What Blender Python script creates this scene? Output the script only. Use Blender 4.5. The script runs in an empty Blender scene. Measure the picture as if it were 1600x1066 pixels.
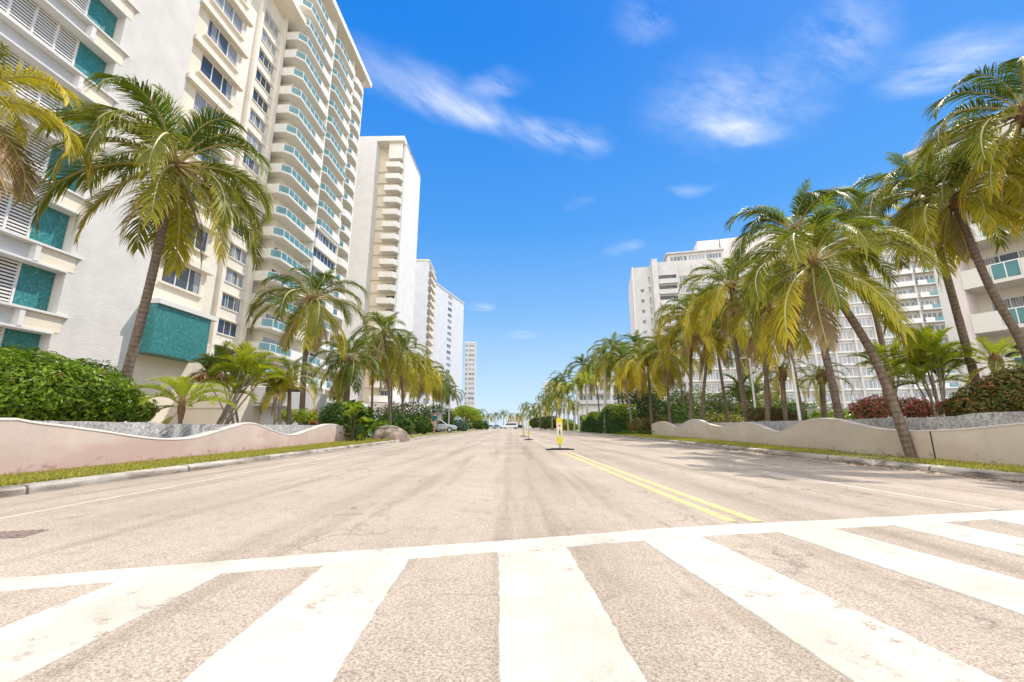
import bpy, math, random
from mathutils import Vector, Matrix, Euler
R = math.radians
rnd = random.Random(7)
sc = bpy.context.scene
col = sc.collection

# ------------------------------------------------------------------ camera model (photo pixels, 1600 wide)
F = 640.0
TH = math.atan(134 / 640)
CH = 0.75
cT, sT = math.cos(TH), math.sin(TH)
def ray(px, py):
    a = (px - 800) / F; b = (533 - py) / F
    return (a, cT - b * sT, sT + b * cT)
def at(px, py, d):
    r = ray(px, py); t = d / r[1]
    return Vector((r[0] * t, d, CH + r[2] * t))
def G(px, py, z=0.0):
    r = ray(px, py); t = (z - CH) / r[2]
    return Vector((r[0] * t, r[1] * t, z))

cam_d = bpy.data.cameras.new("camera"); cam = bpy.data.objects.new("camera", cam_d); col.objects.link(cam)
cam.location = (0, 0, CH); cam.rotation_euler = (R(90) + TH, 0, 0)
cam_d.sensor_width = 36; cam_d.lens = 36 * F / 1600; cam_d.clip_start = 0.05; cam_d.clip_end = 5000
sc.camera = cam

# ------------------------------------------------------------------ helpers
class MB:
    def __init__(s): s.v = []; s.f = []; s.m = []; s.t = []
    def vert(s, p, t=0.0): s.v.append((p[0], p[1], p[2])); s.t.append(t); return len(s.v) - 1
    def face(s, idx, m=0): s.f.append(tuple(idx)); s.m.append(m)
    def poly(s, pts, m=0, t=0.0): s.face([s.vert(p, t) for p in pts], m)
    def box(s, x0, x1, y0, y1, z0, z1, m=0):
        i = len(s.v)
        for z in (z0, z1):
            for x, y in ((x0, y0), (x1, y0), (x1, y1), (x0, y1)): s.vert((x, y, z))
        for q in ((3, 2, 1, 0), (4, 5, 6, 7), (0, 1, 5, 4), (1, 2, 6, 5), (2, 3, 7, 6), (3, 0, 4, 7)):
            s.face([i + k for k in q], m)
    def prism(s, pts, z0, z1, m=0, caps=True):
        n = len(pts); i = len(s.v)
        for z in (z0, z1):
            for p in pts: s.vert((p[0], p[1], z))
        for k in range(n):
            k2 = (k + 1) % n
            s.face((i + k, i + k2, i + n + k2, i + n + k), m)
        if caps:
            s.face([i + n - 1 - k for k in range(n)], m); s.face([i + n + k for k in range(n)], m)
    def tube(s, pts, radii, n=8, m=0, cap=True, tv=None):
        pts = [Vector(p) for p in pts]
        base = len(s.v); N = len(pts)
        up = Vector((0.13, 1, 0.07)).normalized()
        for i, p in enumerate(pts):
            d = (pts[min(i + 1, N - 1)] - pts[max(i - 1, 0)]).normalized()
            a = d.cross(up)
            if a.length < 1e-4: a = d.cross(Vector((1, 0, 0)))
            a.normalize(); b = d.cross(a)
            r = radii[i] if hasattr(radii, '__len__') else radii
            for k in range(n):
                an = 2 * math.pi * k / n
                s.vert(p + a * (math.cos(an) * r) + b * (math.sin(an) * r), tv[i] if tv else 0.0)
        for i in range(N - 1):
            for k in range(n):
                k2 = (k + 1) % n
                s.face((base + i * n + k, base + i * n + k2, base + (i + 1) * n + k2, base + (i + 1) * n + k), m)
        if cap:
            s.face([base + n - 1 - k for k in range(n)], m)
            s.face([base + (N - 1) * n + k for k in range(n)], m)
    def add(s, o, mat):
        i = len(s.v)
        for p, t in zip(o.v, o.t):
            q = mat @ Vector(p); s.v.append((q.x, q.y, q.z)); s.t.append(t)
        for f, m in zip(o.f, o.m): s.f.append(tuple(k + i for k in f)); s.m.append(m)
    def mesh(s, name, mats, smooth=False, attr=False):
        me = bpy.data.meshes.new(name)
        me.from_pydata(s.v, [], s.f)
        for x in mats: me.materials.append(x)
        if len(mats) > 1: me.polygons.foreach_set("material_index", s.m)
        if smooth: me.polygons.foreach_set("use_smooth", [True] * len(me.polygons))
        if attr:
            a = me.attributes.new("tip", 'FLOAT', 'POINT'); a.data.foreach_set("value", s.t)
        me.update()
        return me

def link(o, parent=None):
    col.objects.link(o)
    if parent: o.parent = parent
    return o
def obj(name, mb, mats, parent=None, loc=(0, 0, 0), rot=None, smooth=False, attr=False):
    if not isinstance(mats, (list, tuple)): mats = [mats]
    me = mb.mesh(name, mats, smooth, attr) if isinstance(mb, MB) else mb
    o = bpy.data.objects.new(name, me); o.location = loc
    if rot: o.rotation_euler = rot
    return link(o, parent)
def tag(o, label=None, cat=None, group=None, kind=None):
    if label: o['label'] = label
    if cat: o['category'] = cat
    if group: o['group'] = group
    if kind: o['kind'] = kind
    return o
def thing(name, label, cat, loc=(0, 0, 0), rz=0.0, group=None):
    o = bpy.data.objects.new(name, None); o.empty_display_size = 0.3
    o.location = loc; o.rotation_euler = (0, 0, rz)
    link(o); return tag(o, label, cat, group)

# ------------------------------------------------------------------ materials
def newmat(name):
    m = bpy.data.materials.new(name); m.use_nodes = True
    nt = m.node_tree; b = nt.nodes["Principled BSDF"]
    return m, nt, b
def N(nt, typ, **kw):
    n = nt.nodes.new(typ)
    for k, v in kw.items():
        if k.startswith('i_'): n.inputs[k[2:].replace('_', ' ')].default_value = v
        else: setattr(n, k, v)
    return n
def coords(nt, scale=(1, 1, 1), out='Object'):
    tc = N(nt, 'ShaderNodeTexCoord'); mp = N(nt, 'ShaderNodeMapping'); mp.inputs['Scale'].default_value = scale
    nt.links.new(tc.outputs[out], mp.inputs[0]); return mp.outputs[0]
def noise(nt, vec, scale, detail=4, rough=.55):
    n = N(nt, 'ShaderNodeTexNoise'); n.inputs['Scale'].default_value = scale; n.inputs['Detail'].default_value = detail
    n.inputs['Roughness'].default_value = rough
    nt.links.new(vec, n.inputs['Vector']); return n.outputs['Fac']
def ramp(nt, fac, stops, interp='LINEAR'):
    r = N(nt, 'ShaderNodeValToRGB'); r.color_ramp.interpolation = interp
    e = r.color_ramp.elements
    while len(e) < len(stops): e.new(0.5)
    for k, (p, c) in enumerate(stops):
        e[k].position = p; e[k].color = (*c, 1) if len(c) == 3 else c
    nt.links.new(fac, r.inputs[0]); return r.outputs[0]
def g(v): return (v, v, v)
def mix(nt, fac, a, b, typ='MIX'):
    n = N(nt, 'ShaderNodeMix', data_type='RGBA', blend_type=typ)
    for s, v in ((0, fac), (6, a), (7, b)):
        if hasattr(v, 'links') or isinstance(v, bpy.types.NodeSocket): nt.links.new(v, n.inputs[s])
        elif s == 0: n.inputs[0].default_value = v
        else: n.inputs[s].default_value = (*v, 1) if len(v) == 3 else v
    return n.outputs[2]
def math_(nt, op, a, b=0.0, clamp=False):
    n = N(nt, 'ShaderNodeMath', operation=op); n.use_clamp = clamp
    for s, v in ((0, a), (1, b)):
        if isinstance(v, bpy.types.NodeSocket): nt.links.new(v, n.inputs[s])
        else: n.inputs[s].default_value = v
    return n.outputs[0]
def bump(nt, b, h, strength=.3, dist=.02):
    n = N(nt, 'ShaderNodeBump'); n.inputs['Strength'].default_value = strength; n.inputs['Distance'].default_value = dist
    nt.links.new(h, n.inputs['Height']); nt.links.new(n.outputs[0], b.inputs['Normal'])

def stucco(name, c, var=.08, scale=1.2, bumps=60, streak=0.12, rough=.85, bs=.25):
    m, nt, b = newmat(name)
    v = coords(nt)
    n1 = noise(nt, v, scale, 6, .6)
    v2 = coords(nt, (2.2, 2.2, .12))
    n2 = noise(nt, v2, 1.0, 5, .6)
    dark = tuple(x * (1 - var * 2.2) for x in c); lite = tuple(min(1, x * (1 + var)) for x in c)
    c1 = ramp(nt, n1, [(.3, dark), (.7, lite)])
    c2 = mix(nt, ramp(nt, n2, [(.52, g(0)), (.75, g(streak))]), c1, tuple(x * .62 for x in c))
    nt.links.new(c2, b.inputs['Base Color']); b.inputs['Roughness'].default_value = rough
    bump(nt, b, noise(nt, v, bumps, 3), bs, .01)
    return m
def plain(name, c, rough=.5, metal=0.0, var=.06, scale=8):
    m, nt, b = newmat(name)
    n1 = noise(nt, coords(nt), scale, 4)
    nt.links.new(ramp(nt, n1, [(.3, tuple(x * (1 - var) for x in c)), (.7, tuple(min(1, x * (1 + var)) for x in c))]), b.inputs['Base Color'])
    b.inputs['Roughness'].default_value = rough; b.inputs['Metallic'].default_value = metal
    return m

M = {}
def build_materials():
    M['white_wall'] = stucco('white_textured_render', (.66, .62, .565), .05, .8, 9, .10, .9, .55)
    m = M['white_wall']; nt = m.node_tree; b = nt.nodes['Principled BSDF']
    h1 = noise(nt, coords(nt, (1.3, 1.3, 9)), 1.6, 5, .6); h2 = noise(nt, coords(nt, (5, 5, 16)), 1.2, 4, .6)
    bump(nt, b, math_(nt, 'ADD', h1, math_(nt, 'MULTIPLY', h2, .7)), .26, .05)
    M['white'] = stucco('white_paint_render', (.71, .69, .655), .04, .6, 30, .06)
    M['shade_white'] = stucco('weathered_shaded_white', (.60, .575, .535), .06, .5, 25, .16)  # darker copy of the white with shade put into its colour, plus streaks
    M['cream'] = stucco('cream_render', (.80, .70, .54), .05, .5, 30, .06)
    M['cream_light'] = stucco('pale_cream_render', (.78, .71, .59), .05, .5, 30, .07)
    M['ivory'] = stucco('ivory_render', (.76, .73, .655), .045, .4, 20, .08)
    M['beige'] = stucco('beige_render', (.70, .61, .48), .06, .5, 25, .10)
    M['pale_gray'] = stucco('pale_gray_render', (.57, .56, .545), .06, .4, 12, .12)
    M['pale_blue_gray'] = stucco('cool_white_render', (.60, .615, .635), .05, .4, 12, .10)
    M['pinkish'] = stucco('pinkish_white_render', (.74, .66, .62), .05, .4, 12, .08)
    M['wall_pink'] = stucco('pinkish_beige_stucco', (.62, .50, .43), .07, .8, 45, .22, .9, .35)
    M['wall_beige'] = stucco('sandy_beige_stucco', (.66, .57, .47), .07, .7, 45, .28, .9, .35)
    for k in ('wall_pink', 'wall_beige'):            # reddish algae and splash stains low on the planter walls
        nt = M[k].node_tree; b = nt.nodes['Principled BSDF']; src = b.inputs['Base Color'].links[0].from_socket
        sp = N(nt, 'ShaderNodeSeparateXYZ'); tc = N(nt, 'ShaderNodeTexCoord'); nt.links.new(tc.outputs['Object'], sp.inputs[0])
        f = math_(nt, 'SUBTRACT', math_(nt, 'ADD', noise(nt, coords(nt, (1, .5, 1.6)), 1.1, 6, .62), .12), math_(nt, 'MULTIPLY', sp.outputs[2], .35))
        c = mix(nt, ramp(nt, f, [(.40, g(0)), (.58, g(.5))]), src, (.50, .30, .24) if k == 'wall_pink' else (.55, .42, .32))
        f2 = math_(nt, 'SUBTRACT', math_(nt, 'ADD', noise(nt, coords(nt, (3, 3, 5)), 1.6, 6, .65), .04), math_(nt, 'MULTIPLY', sp.outputs[2], 1.1))
        c = mix(nt, ramp(nt, f2, [(.38, g(0)), (.5, g(.55))]), c, (.24, .15, .11))
        nt.links.new(c, b.inputs['Base Color'])
    M['wall_cap'] = stucco('pale_coping', (.64, .56, .49), .08, 1.5, 40, .2)
    M['rough_gray'] = stucco('rough_gray_concrete', (.54, .52, .49), .14, 3.5, 30, .35, .95, 1.0)
    nt = M['rough_gray'].node_tree; b = nt.nodes['Principled BSDF']; src = b.inputs['Base Color'].links[0].from_socket
    nt.links.new(mix(nt, 1.0, src, ramp(nt, noise(nt, coords(nt), 17, 5, .75), [(.36, g(.42)), (.52, g(1)), (.7, g(1.25))]), 'MULTIPLY'), b.inputs['Base Color'])
    M['concrete'] = stucco('worn_concrete', (.47, .42, .355), .2, 2.2, 50, .4, .9, .5)
    m = M['kerb'] = M['concrete'].copy(); m.name = 'stained_kerb_concrete'; nt = m.node_tree; b = nt.nodes['Principled BSDF']; src = b.inputs['Base Color'].links[0].from_socket
    sp = N(nt, 'ShaderNodeSeparateXYZ'); tc = N(nt, 'ShaderNodeTexCoord'); nt.links.new(tc.outputs['Object'], sp.inputs[0])
    fr = math_(nt, 'FRACT', math_(nt, 'MULTIPLY', sp.outputs[1], .41)); jn = ramp(nt, fr, [(0, g(.25)), (.012, g(.3)), (.018, g(1))])
    st = ramp(nt, noise(nt, coords(nt, (1, .55, 6)), 1.9, 6, .65), [(.36, (.42, .37, .33)), (.55, g(1))])
    nt.links.new(mix(nt, 1.0, mix(nt, 1.0, src, jn, 'MULTIPLY'), st, 'MULTIPLY'), b.inputs['Base Color'])
    M['rock_pink'] = stucco('pink_coral_rock', (.34, .26, .20), .35, 3.0, 7, .3, .95, .8)
    M['footing'] = stucco('dark_red_footing', (.27, .13, .10), .2, 2, 20, .2)
    M['soil'] = stucco('garden_soil', (.26, .22, .15), .3, 1.2, 12, .0, 1, .8)
    M['white_metal'] = plain('white_painted_metal', (.8, .8, .78), .4)
    M['gray_metal'] = plain('gray_metal', (.35, .36, .36), .45, .3)
    M['rubber'] = plain('black_rubber', (.03, .03, .03), .8)
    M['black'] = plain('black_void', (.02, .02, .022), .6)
    M['louver_gap'] = plain('dark_gap_shade', (.10, .085, .07), .7)
    M['dark_door'] = plain('dark_glass_door', (.03, .035, .04), .1)
    M['iron'] = plain('rusty_iron_cover', (.24, .175, .145), .75, .0, .3, 25)
    M['sign_yellow'] = plain('fluorescent_yellow_sheet', (.62, .50, .03), .45)
    M['sign_white'] = plain('white_sign_sheet', (.62, .60, .55), .5)
    M['sign_red'] = plain('red_sign_film', (.55, .06, .05), .45)
    M['sign_black'] = plain('black_sign_film', (.03, .03, .03), .5)
    M['lime'] = plain('lime_green_plastic', (.25, .50, .04), .45)
    M['orange'] = plain('orange_plastic', (.75, .22, .04), .45)
    M['skin'] = plain('tanned_skin', (.45, .25, .16), .5)
    M['teal_cloth'] = plain('dark_teal_cloth', (.02, .13, .16), .85)
    M['navy_cloth'] = plain('navy_cloth', (.02, .035, .10), .85)
    M['gray_cloth'] = plain('pale_gray_cloth', (.45, .42, .40), .85)
    M['pink_cloth'] = plain('dusty_pink_cloth', (.45, .16, .22), .85)
    M['hair'] = plain('dark_brown_hair', (.03, .02, .015), .6)
    M['car_white'] = plain('white_car_paint', (.80, .80, .80), .2)
    M['car_silver'] = plain('silver_car_paint', (.42, .46, .48), .25, .4)
    M['car_teal'] = plain('pale_teal_car_paint', (.25, .45, .47), .25)
    M['car_dark'] = plain('dark_car_paint', (.05, .05, .06), .2)
    M['car_glass'] = plain('dark_car_glass', (.02, .025, .03), .08)
    M['lamp'] = plain('clear_lamp_lens', (.75, .75, .72), .15)
    M['tyre'] = plain('tyre_rubber', (.025, .025, .025), .85)
    # teal mosaic
    m, nt, b = newmat('teal_mosaic_tile')
    vo = N(nt, 'ShaderNodeTexVoronoi'); vo.inputs['Scale'].default_value = 17
    nt.links.new(coords(nt), vo.inputs['Vector'])
    sep = N(nt, 'ShaderNodeSeparateColor'); nt.links.new(vo.outputs['Color'], sep.inputs[0])
    c = ramp(nt, sep.outputs[0], [(0, (.022, .14, .138)), (.45, (.032, .19, .184)), (.8, (.042, .225, .215)), (1, (.10, .29, .27))])
    nt.links.new(c, b.inputs['Base Color']); b.inputs['Roughness'].default_value = .35
    bump(nt, b, vo.outputs['Distance'], .4, .01); M['teal'] = m
    # window glass with what stands behind it
    m, nt, b = newmat('window_glass')
    oi = N(nt, 'ShaderNodeObjectInfo')
    w = N(nt, 'ShaderNodeTexWave', bands_direction='X'); w.inputs['Scale'].default_value = 2.6; w.inputs['Distortion'].default_value = 2.5
    nt.links.new(coords(nt), w.inputs['Vector'])
    drape = ramp(nt, w.outputs['Fac'], [(0, (.20, .20, .21)), (1, (.46, .46, .46))])
    glass = ramp(nt, oi.outputs['Random'], [(0, (.03, .04, .055)), (.5, (.07, .09, .115)), (1, (.13, .16, .19))])
    blk = noise(nt, coords(nt, (.9, 1, .05)), 1.6, 1)
    ofs = math_(nt, 'ADD', blk, math_(nt, 'MULTIPLY', math_(nt, 'SUBTRACT', oi.outputs['Random'], .5), .5))
    sel = ramp(nt, ofs, [(.50, g(0)), (.53, g(1))])
    nt.links.new(mix(nt, sel, glass, drape), b.inputs['Base Color'])
    b.inputs['Roughness'].default_value = .06; b.inputs['Specular IOR Level'].default_value = .65
    M['glass'] = m
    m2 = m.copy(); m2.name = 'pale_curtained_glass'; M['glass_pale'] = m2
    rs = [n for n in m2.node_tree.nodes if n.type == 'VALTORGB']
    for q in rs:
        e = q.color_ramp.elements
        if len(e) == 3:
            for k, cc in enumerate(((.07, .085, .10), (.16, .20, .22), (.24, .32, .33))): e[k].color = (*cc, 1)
    # teal balustrade glass
    m, nt, b = newmat('teal_balustrade_glass')
    b.inputs['Base Color'].default_value = (.13, .34, .35, 1); b.inputs['Roughness'].default_value = .05
    b.inputs['Alpha'].default_value = .6; M['rail_glass'] = m
    # asphalt
    def asphalt(name, paint=None):
        m, nt, b = newmat(name)
        v = coords(nt, (1, 1, 1), 'Object')
        vo = N(nt, 'ShaderNodeTexVoronoi'); vo.inputs['Scale'].default_value = 175; nt.links.new(v, vo.inputs['Vector'])
        sep = N(nt, 'ShaderNodeSeparateColor'); nt.links.new(vo.outputs['Color'], sep.inputs[0])
        stone = ramp(nt, sep.outputs[0], [(0, (.31, .25, .19)), (.35, (.42, .347, .272)), (.75, (.485, .405, .325)), (1, (.58, .50, .42))])
        pits = ramp(nt, noise(nt, v, 75, 3, .7), [(.38, g(.66)), (.5, g(1))])
        c = mix(nt, 1.0, stone, pits, 'MULTIPLY')
        big = noise(nt, v, .35, 5, .6)
        c = mix(nt, 1.0, c, ramp(nt, big, [(.3, (.84, .83, .82)), (.7, (1.1, 1.08, 1.06))]), 'MULTIPLY')
        st = noise(nt, coords(nt, (1.5, .07, 1)), 1.6, 6, .65)
        c = mix(nt, 1.0, c, ramp(nt, st, [(.34, (.72, .70, .67)), (.5, g(1))]), 'MULTIPLY')
        pat = noise(nt, v, 1.7, 4, .6)
        c = mix(nt, ramp(nt, pat, [(.57, g(0)), (.74, g(.5))]), c, (.29, .22, .15))
        fine = noise(nt, v, 6.5, 5, .7)
        c = mix(nt, 1.0, c, ramp(nt, fine, [(.28, g(.74)), (.46, g(1))]), 'MULTIPLY')
        tl = noise(nt, coords(nt, (.85, .012, 1)), 1.15, 2, .5)
        c = mix(nt, 1.0, c, ramp(nt, tl, [(.36, (.82, .80, .78)), (.52, g(1))]), 'MULTIPLY')
        spots = noise(nt, coords(nt, (1.1, .8, 1)), 2.6, 2, .4)
        c = mix(nt, ramp(nt, spots, [(.735, g(0)), (.76, g(.6))]), c, (.10, .08, .07))
        # cracks
        dv = N(nt, 'ShaderNodeVectorMath', operation='ADD')
        nn = N(nt, 'ShaderNodeTexNoise'); nn.inputs['Scale'].default_value = 1.3; nn.inputs['Detail'].default_value = 6
        nt.links.new(v, nn.inputs['Vector'])
        sc_ = N(nt, 'ShaderNodeVectorMath', operation='SCALE'); sc_.inputs['Scale'].default_value = .8
        nt.links.new(nn.outputs['Color'], sc_.inputs[0])
        nt.links.new(coords(nt, (.42, .13, 1)), dv.inputs[0]); nt.links.new(sc_.outputs[0], dv.inputs[1])
        ve = N(nt, 'ShaderNodeTexVoronoi', feature='DISTANCE_TO_EDGE'); ve.inputs['Scale'].default_value = 1.0
        nt.links.new(dv.outputs[0], ve.inputs['Vector'])
        ck = ramp(nt, ve.outputs['Distance'], [(.0, g(1)), (.011, g(0))])
        gate = ramp(nt, noise(nt, v, .9, 3), [(.47, g(0)), (.56, g(.55))])
        c = mix(nt, math_(nt, 'MULTIPLY', ck, gate), c, (.11, .085, .065))
        h = math_(nt, 'ADD', vo.outputs['Distance'], math_(nt, 'MULTIPLY', pits, .6))
        rough = .9
        if paint:
            wear = noise(nt, v, 9, 8, .75)
            wear2 = noise(nt, v, .8, 3, .5)
            f = math_(nt, 'ADD', wear, math_(nt, 'MULTIPLY', wear2, .5))
            keep = ramp(nt, f, [(.585, g(.12)), (.64, g(1))])
            tint = mix(nt, 1.0, ramp(nt, noise(nt, v, 2.2, 6, .65), [(.35, tuple(x * y for x, y in zip(paint, (.86, .83, .78)))), (.6, paint)]), ramp(nt, tl, [(.36, (.90, .885, .86)), (.52, g(1))]), 'MULTIPLY')
            tint = mix(nt, 1.0, tint, ramp(nt, noise(nt, v, 60, 3, .7), [(.3, g(.86)), (.5, g(1))]), 'MULTIPLY')
            c = mix(nt, keep, c, tint)
        nt.links.new(c, b.inputs['Base Color']); b.inputs['Roughness'].default_value = rough
        bump(nt, b, h, .55 if not paint else .25, .006)
        return m
    M['asphalt'] = asphalt('worn_asphalt')
    M['paint_white'] = asphalt('worn_white_road_paint', (.52, .505, .445))
    M['paint_yellow'] = asphalt('worn_yellow_road_paint', (.60, .465, .22))
    M['paint_faint'] = asphalt('faded_white_road_paint', (.50, .445, .385))
    # vegetation
    def leaf(name, ca, cb, ctip, tipamt=.8, trans=.30, gloss=.48, power=1.4):
        m = bpy.data.materials.new(name); m.use_nodes = True; nt = m.node_tree; b = nt.nodes["Principled BSDF"]; out = nt.nodes["Material Output"]
        ge = N(nt, 'ShaderNodeNewGeometry')
        base = ramp(nt, ge.outputs['Random Per Island'], [(0, ca), (1, cb)])
        at_ = N(nt, 'ShaderNodeAttribute'); at_.attribute_name = 'tip'
        f = math_(nt, 'MULTIPLY', math_(nt, 'POWER', at_.outputs['Fac'], power), tipamt, True)
        c = mix(nt, f, base, ctip)
        oi = N(nt, 'ShaderNodeObjectInfo')
        c = mix(nt, 1.0, c, ramp(nt, oi.outputs['Random'], [(0, (.82, .86, .85)), (1, (1.35, 1.26, 1.1))]), 'MULTIPLY')
        nt.links.new(c, b.inputs['Base Color']); b.inputs['Roughness'].default_value = gloss
        b.inputs['Specular IOR Level'].default_value = .22
        tr = N(nt, 'ShaderNodeBsdfTranslucent')
        c2 = mix(nt, 1.0, c, (1.1, 1.25, .5), 'MULTIPLY'); nt.links.new(c2, tr.inputs[0])
        ms = N(nt, 'ShaderNodeMixShader'); ms.inputs[0].default_value = trans
        nt.links.new(b.outputs[0], ms.inputs[1]); nt.links.new(tr.outputs[0], ms.inputs[2]); nt.links.new(ms.outputs[0], out.inputs[0])
        return m
    M['frond_young'] = leaf('young_green_frond', (.07, .14, .015), (.17, .25, .03), (.30, .32, .03))
    M['frond_green'] = leaf('green_frond', (.03, .07, .013), (.09, .14, .02), (.22, .24, .03), .7)
    M['frond_olive'] = leaf('olive_frond', (.05, .085, .014), (.135, .17, .02), (.36, .33, .035), .95)
    M['frond_yellow'] = leaf('yellowing_frond', (.18, .19, .018), (.40, .36, .03), (.58, .45, .04), 1.0)
    M['frond_dry'] = leaf('dry_brown_frond', (.20, .12, .05), (.36, .24, .11), (.42, .32, .18), 1.0, .25, .7)
    M['areca'] = leaf('bright_green_areca', (.16, .27, .02), (.36, .42, .04), (.45, .38, .04), .9)
    M['areca_dark'] = leaf('dark_green_areca', (.03, .075, .02), (.10, .16, .03), (.30, .28, .04), .6)
    M['hedge'] = leaf('glossy_hedge_leaf', (.04, .10, .012), (.16, .25, .022), (.26, .34, .03), .6, .3, .28)
    M['hedge_olive'] = leaf('olive_hedge_leaf', (.05, .08, .015), (.15, .16, .03), (.24, .15, .05), .7, .25, .3)
    M['hedge_bright'] = leaf('bright_hedge_leaf', (.08, .18, .02), (.30, .40, .03), (.46, .50, .04), .6, .3, .35)
    M['shrub_dark'] = leaf('dark_shrub_leaf', (.015, .055, .02), (.05, .11, .03), (.08, .15, .03), .6, .2, .35)
    M['shrub_brown'] = leaf('brownish_shrub_leaf', (.12, .10, .04), (.26, .18, .08), (.32, .19, .09), .8, .25, .6)
    M['bloom'] = leaf('magenta_bloom', (.36, .04, .10), (.62, .10, .20), (.62, .16, .26), .7, .35, .6)
    M['rusty_leaf'] = leaf('rusty_red_leaf', (.26, .07, .035), (.42, .15, .06), (.45, .2, .08), .7, .3, .5)
    M['agave'] = leaf('blue_green_leaf', (.10, .19, .16), (.20, .30, .26), (.3, .36, .28), .6, .15, .5)
    M['grass_blade'] = leaf('grass_blade', (.12, .15, .025), (.33, .30, .06), (.48, .42, .10), .8, .3, .5)
    M['far_leaf'] = leaf('canopy_leaf', (.08, .15, .02), (.22, .28, .035), (.32, .34, .05), .6)
    M['grass_base'] = stucco('turf', (.26, .24, .07), .3, 4, 40, 0, 1, .8)
    M['petiole'] = plain('pale_petiole', (.42, .34, .12), .5)
    def bark(name, a, bcol, ring):
        m, nt, b = newmat(name)
        n1 = noise(nt, coords(nt, (9, 9, 3.5)), 1.6, 6, .7)
        at_ = N(nt, 'ShaderNodeAttribute'); at_.attribute_name = 'tip'
        c = ramp(nt, n1, [(.3, a), (.68, bcol)])
        c = mix(nt, at_.outputs['Fac'], c, ring)
        nt.links.new(c, b.inputs['Base Color']); b.inputs['Roughness'].default_value = .9
        bump(nt, b, noise(nt, coords(nt, (20, 20, 50)), 1.5, 5), .7, .02); return m
    M['bark'] = bark('brown_palm_bark', (.10, .07, .048), (.25, .185, .13), (.06, .04, .028))
    M['bark_gray'] = bark('gray_palm_bark', (.20, .165, .13), (.38, .32, .26), (.17, .14, .11))
    M['bark_white'] = bark('pale_palm_bark', (.50, .46, .40), (.70, .67, .60), (.42, .38, .32))
    M['fibre'] = plain('brown_palm_fibre', (.16, .085, .04), .95, 0, .4, 18)
    M['coconut'] = plain('orange_green_coconut', (.32, .17, .04), .5, 0, .3, 5)
    M['twig'] = plain('shrub_twigs', (.07, .065, .03), .95, 0, .3, 10)
build_materials()

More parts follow.
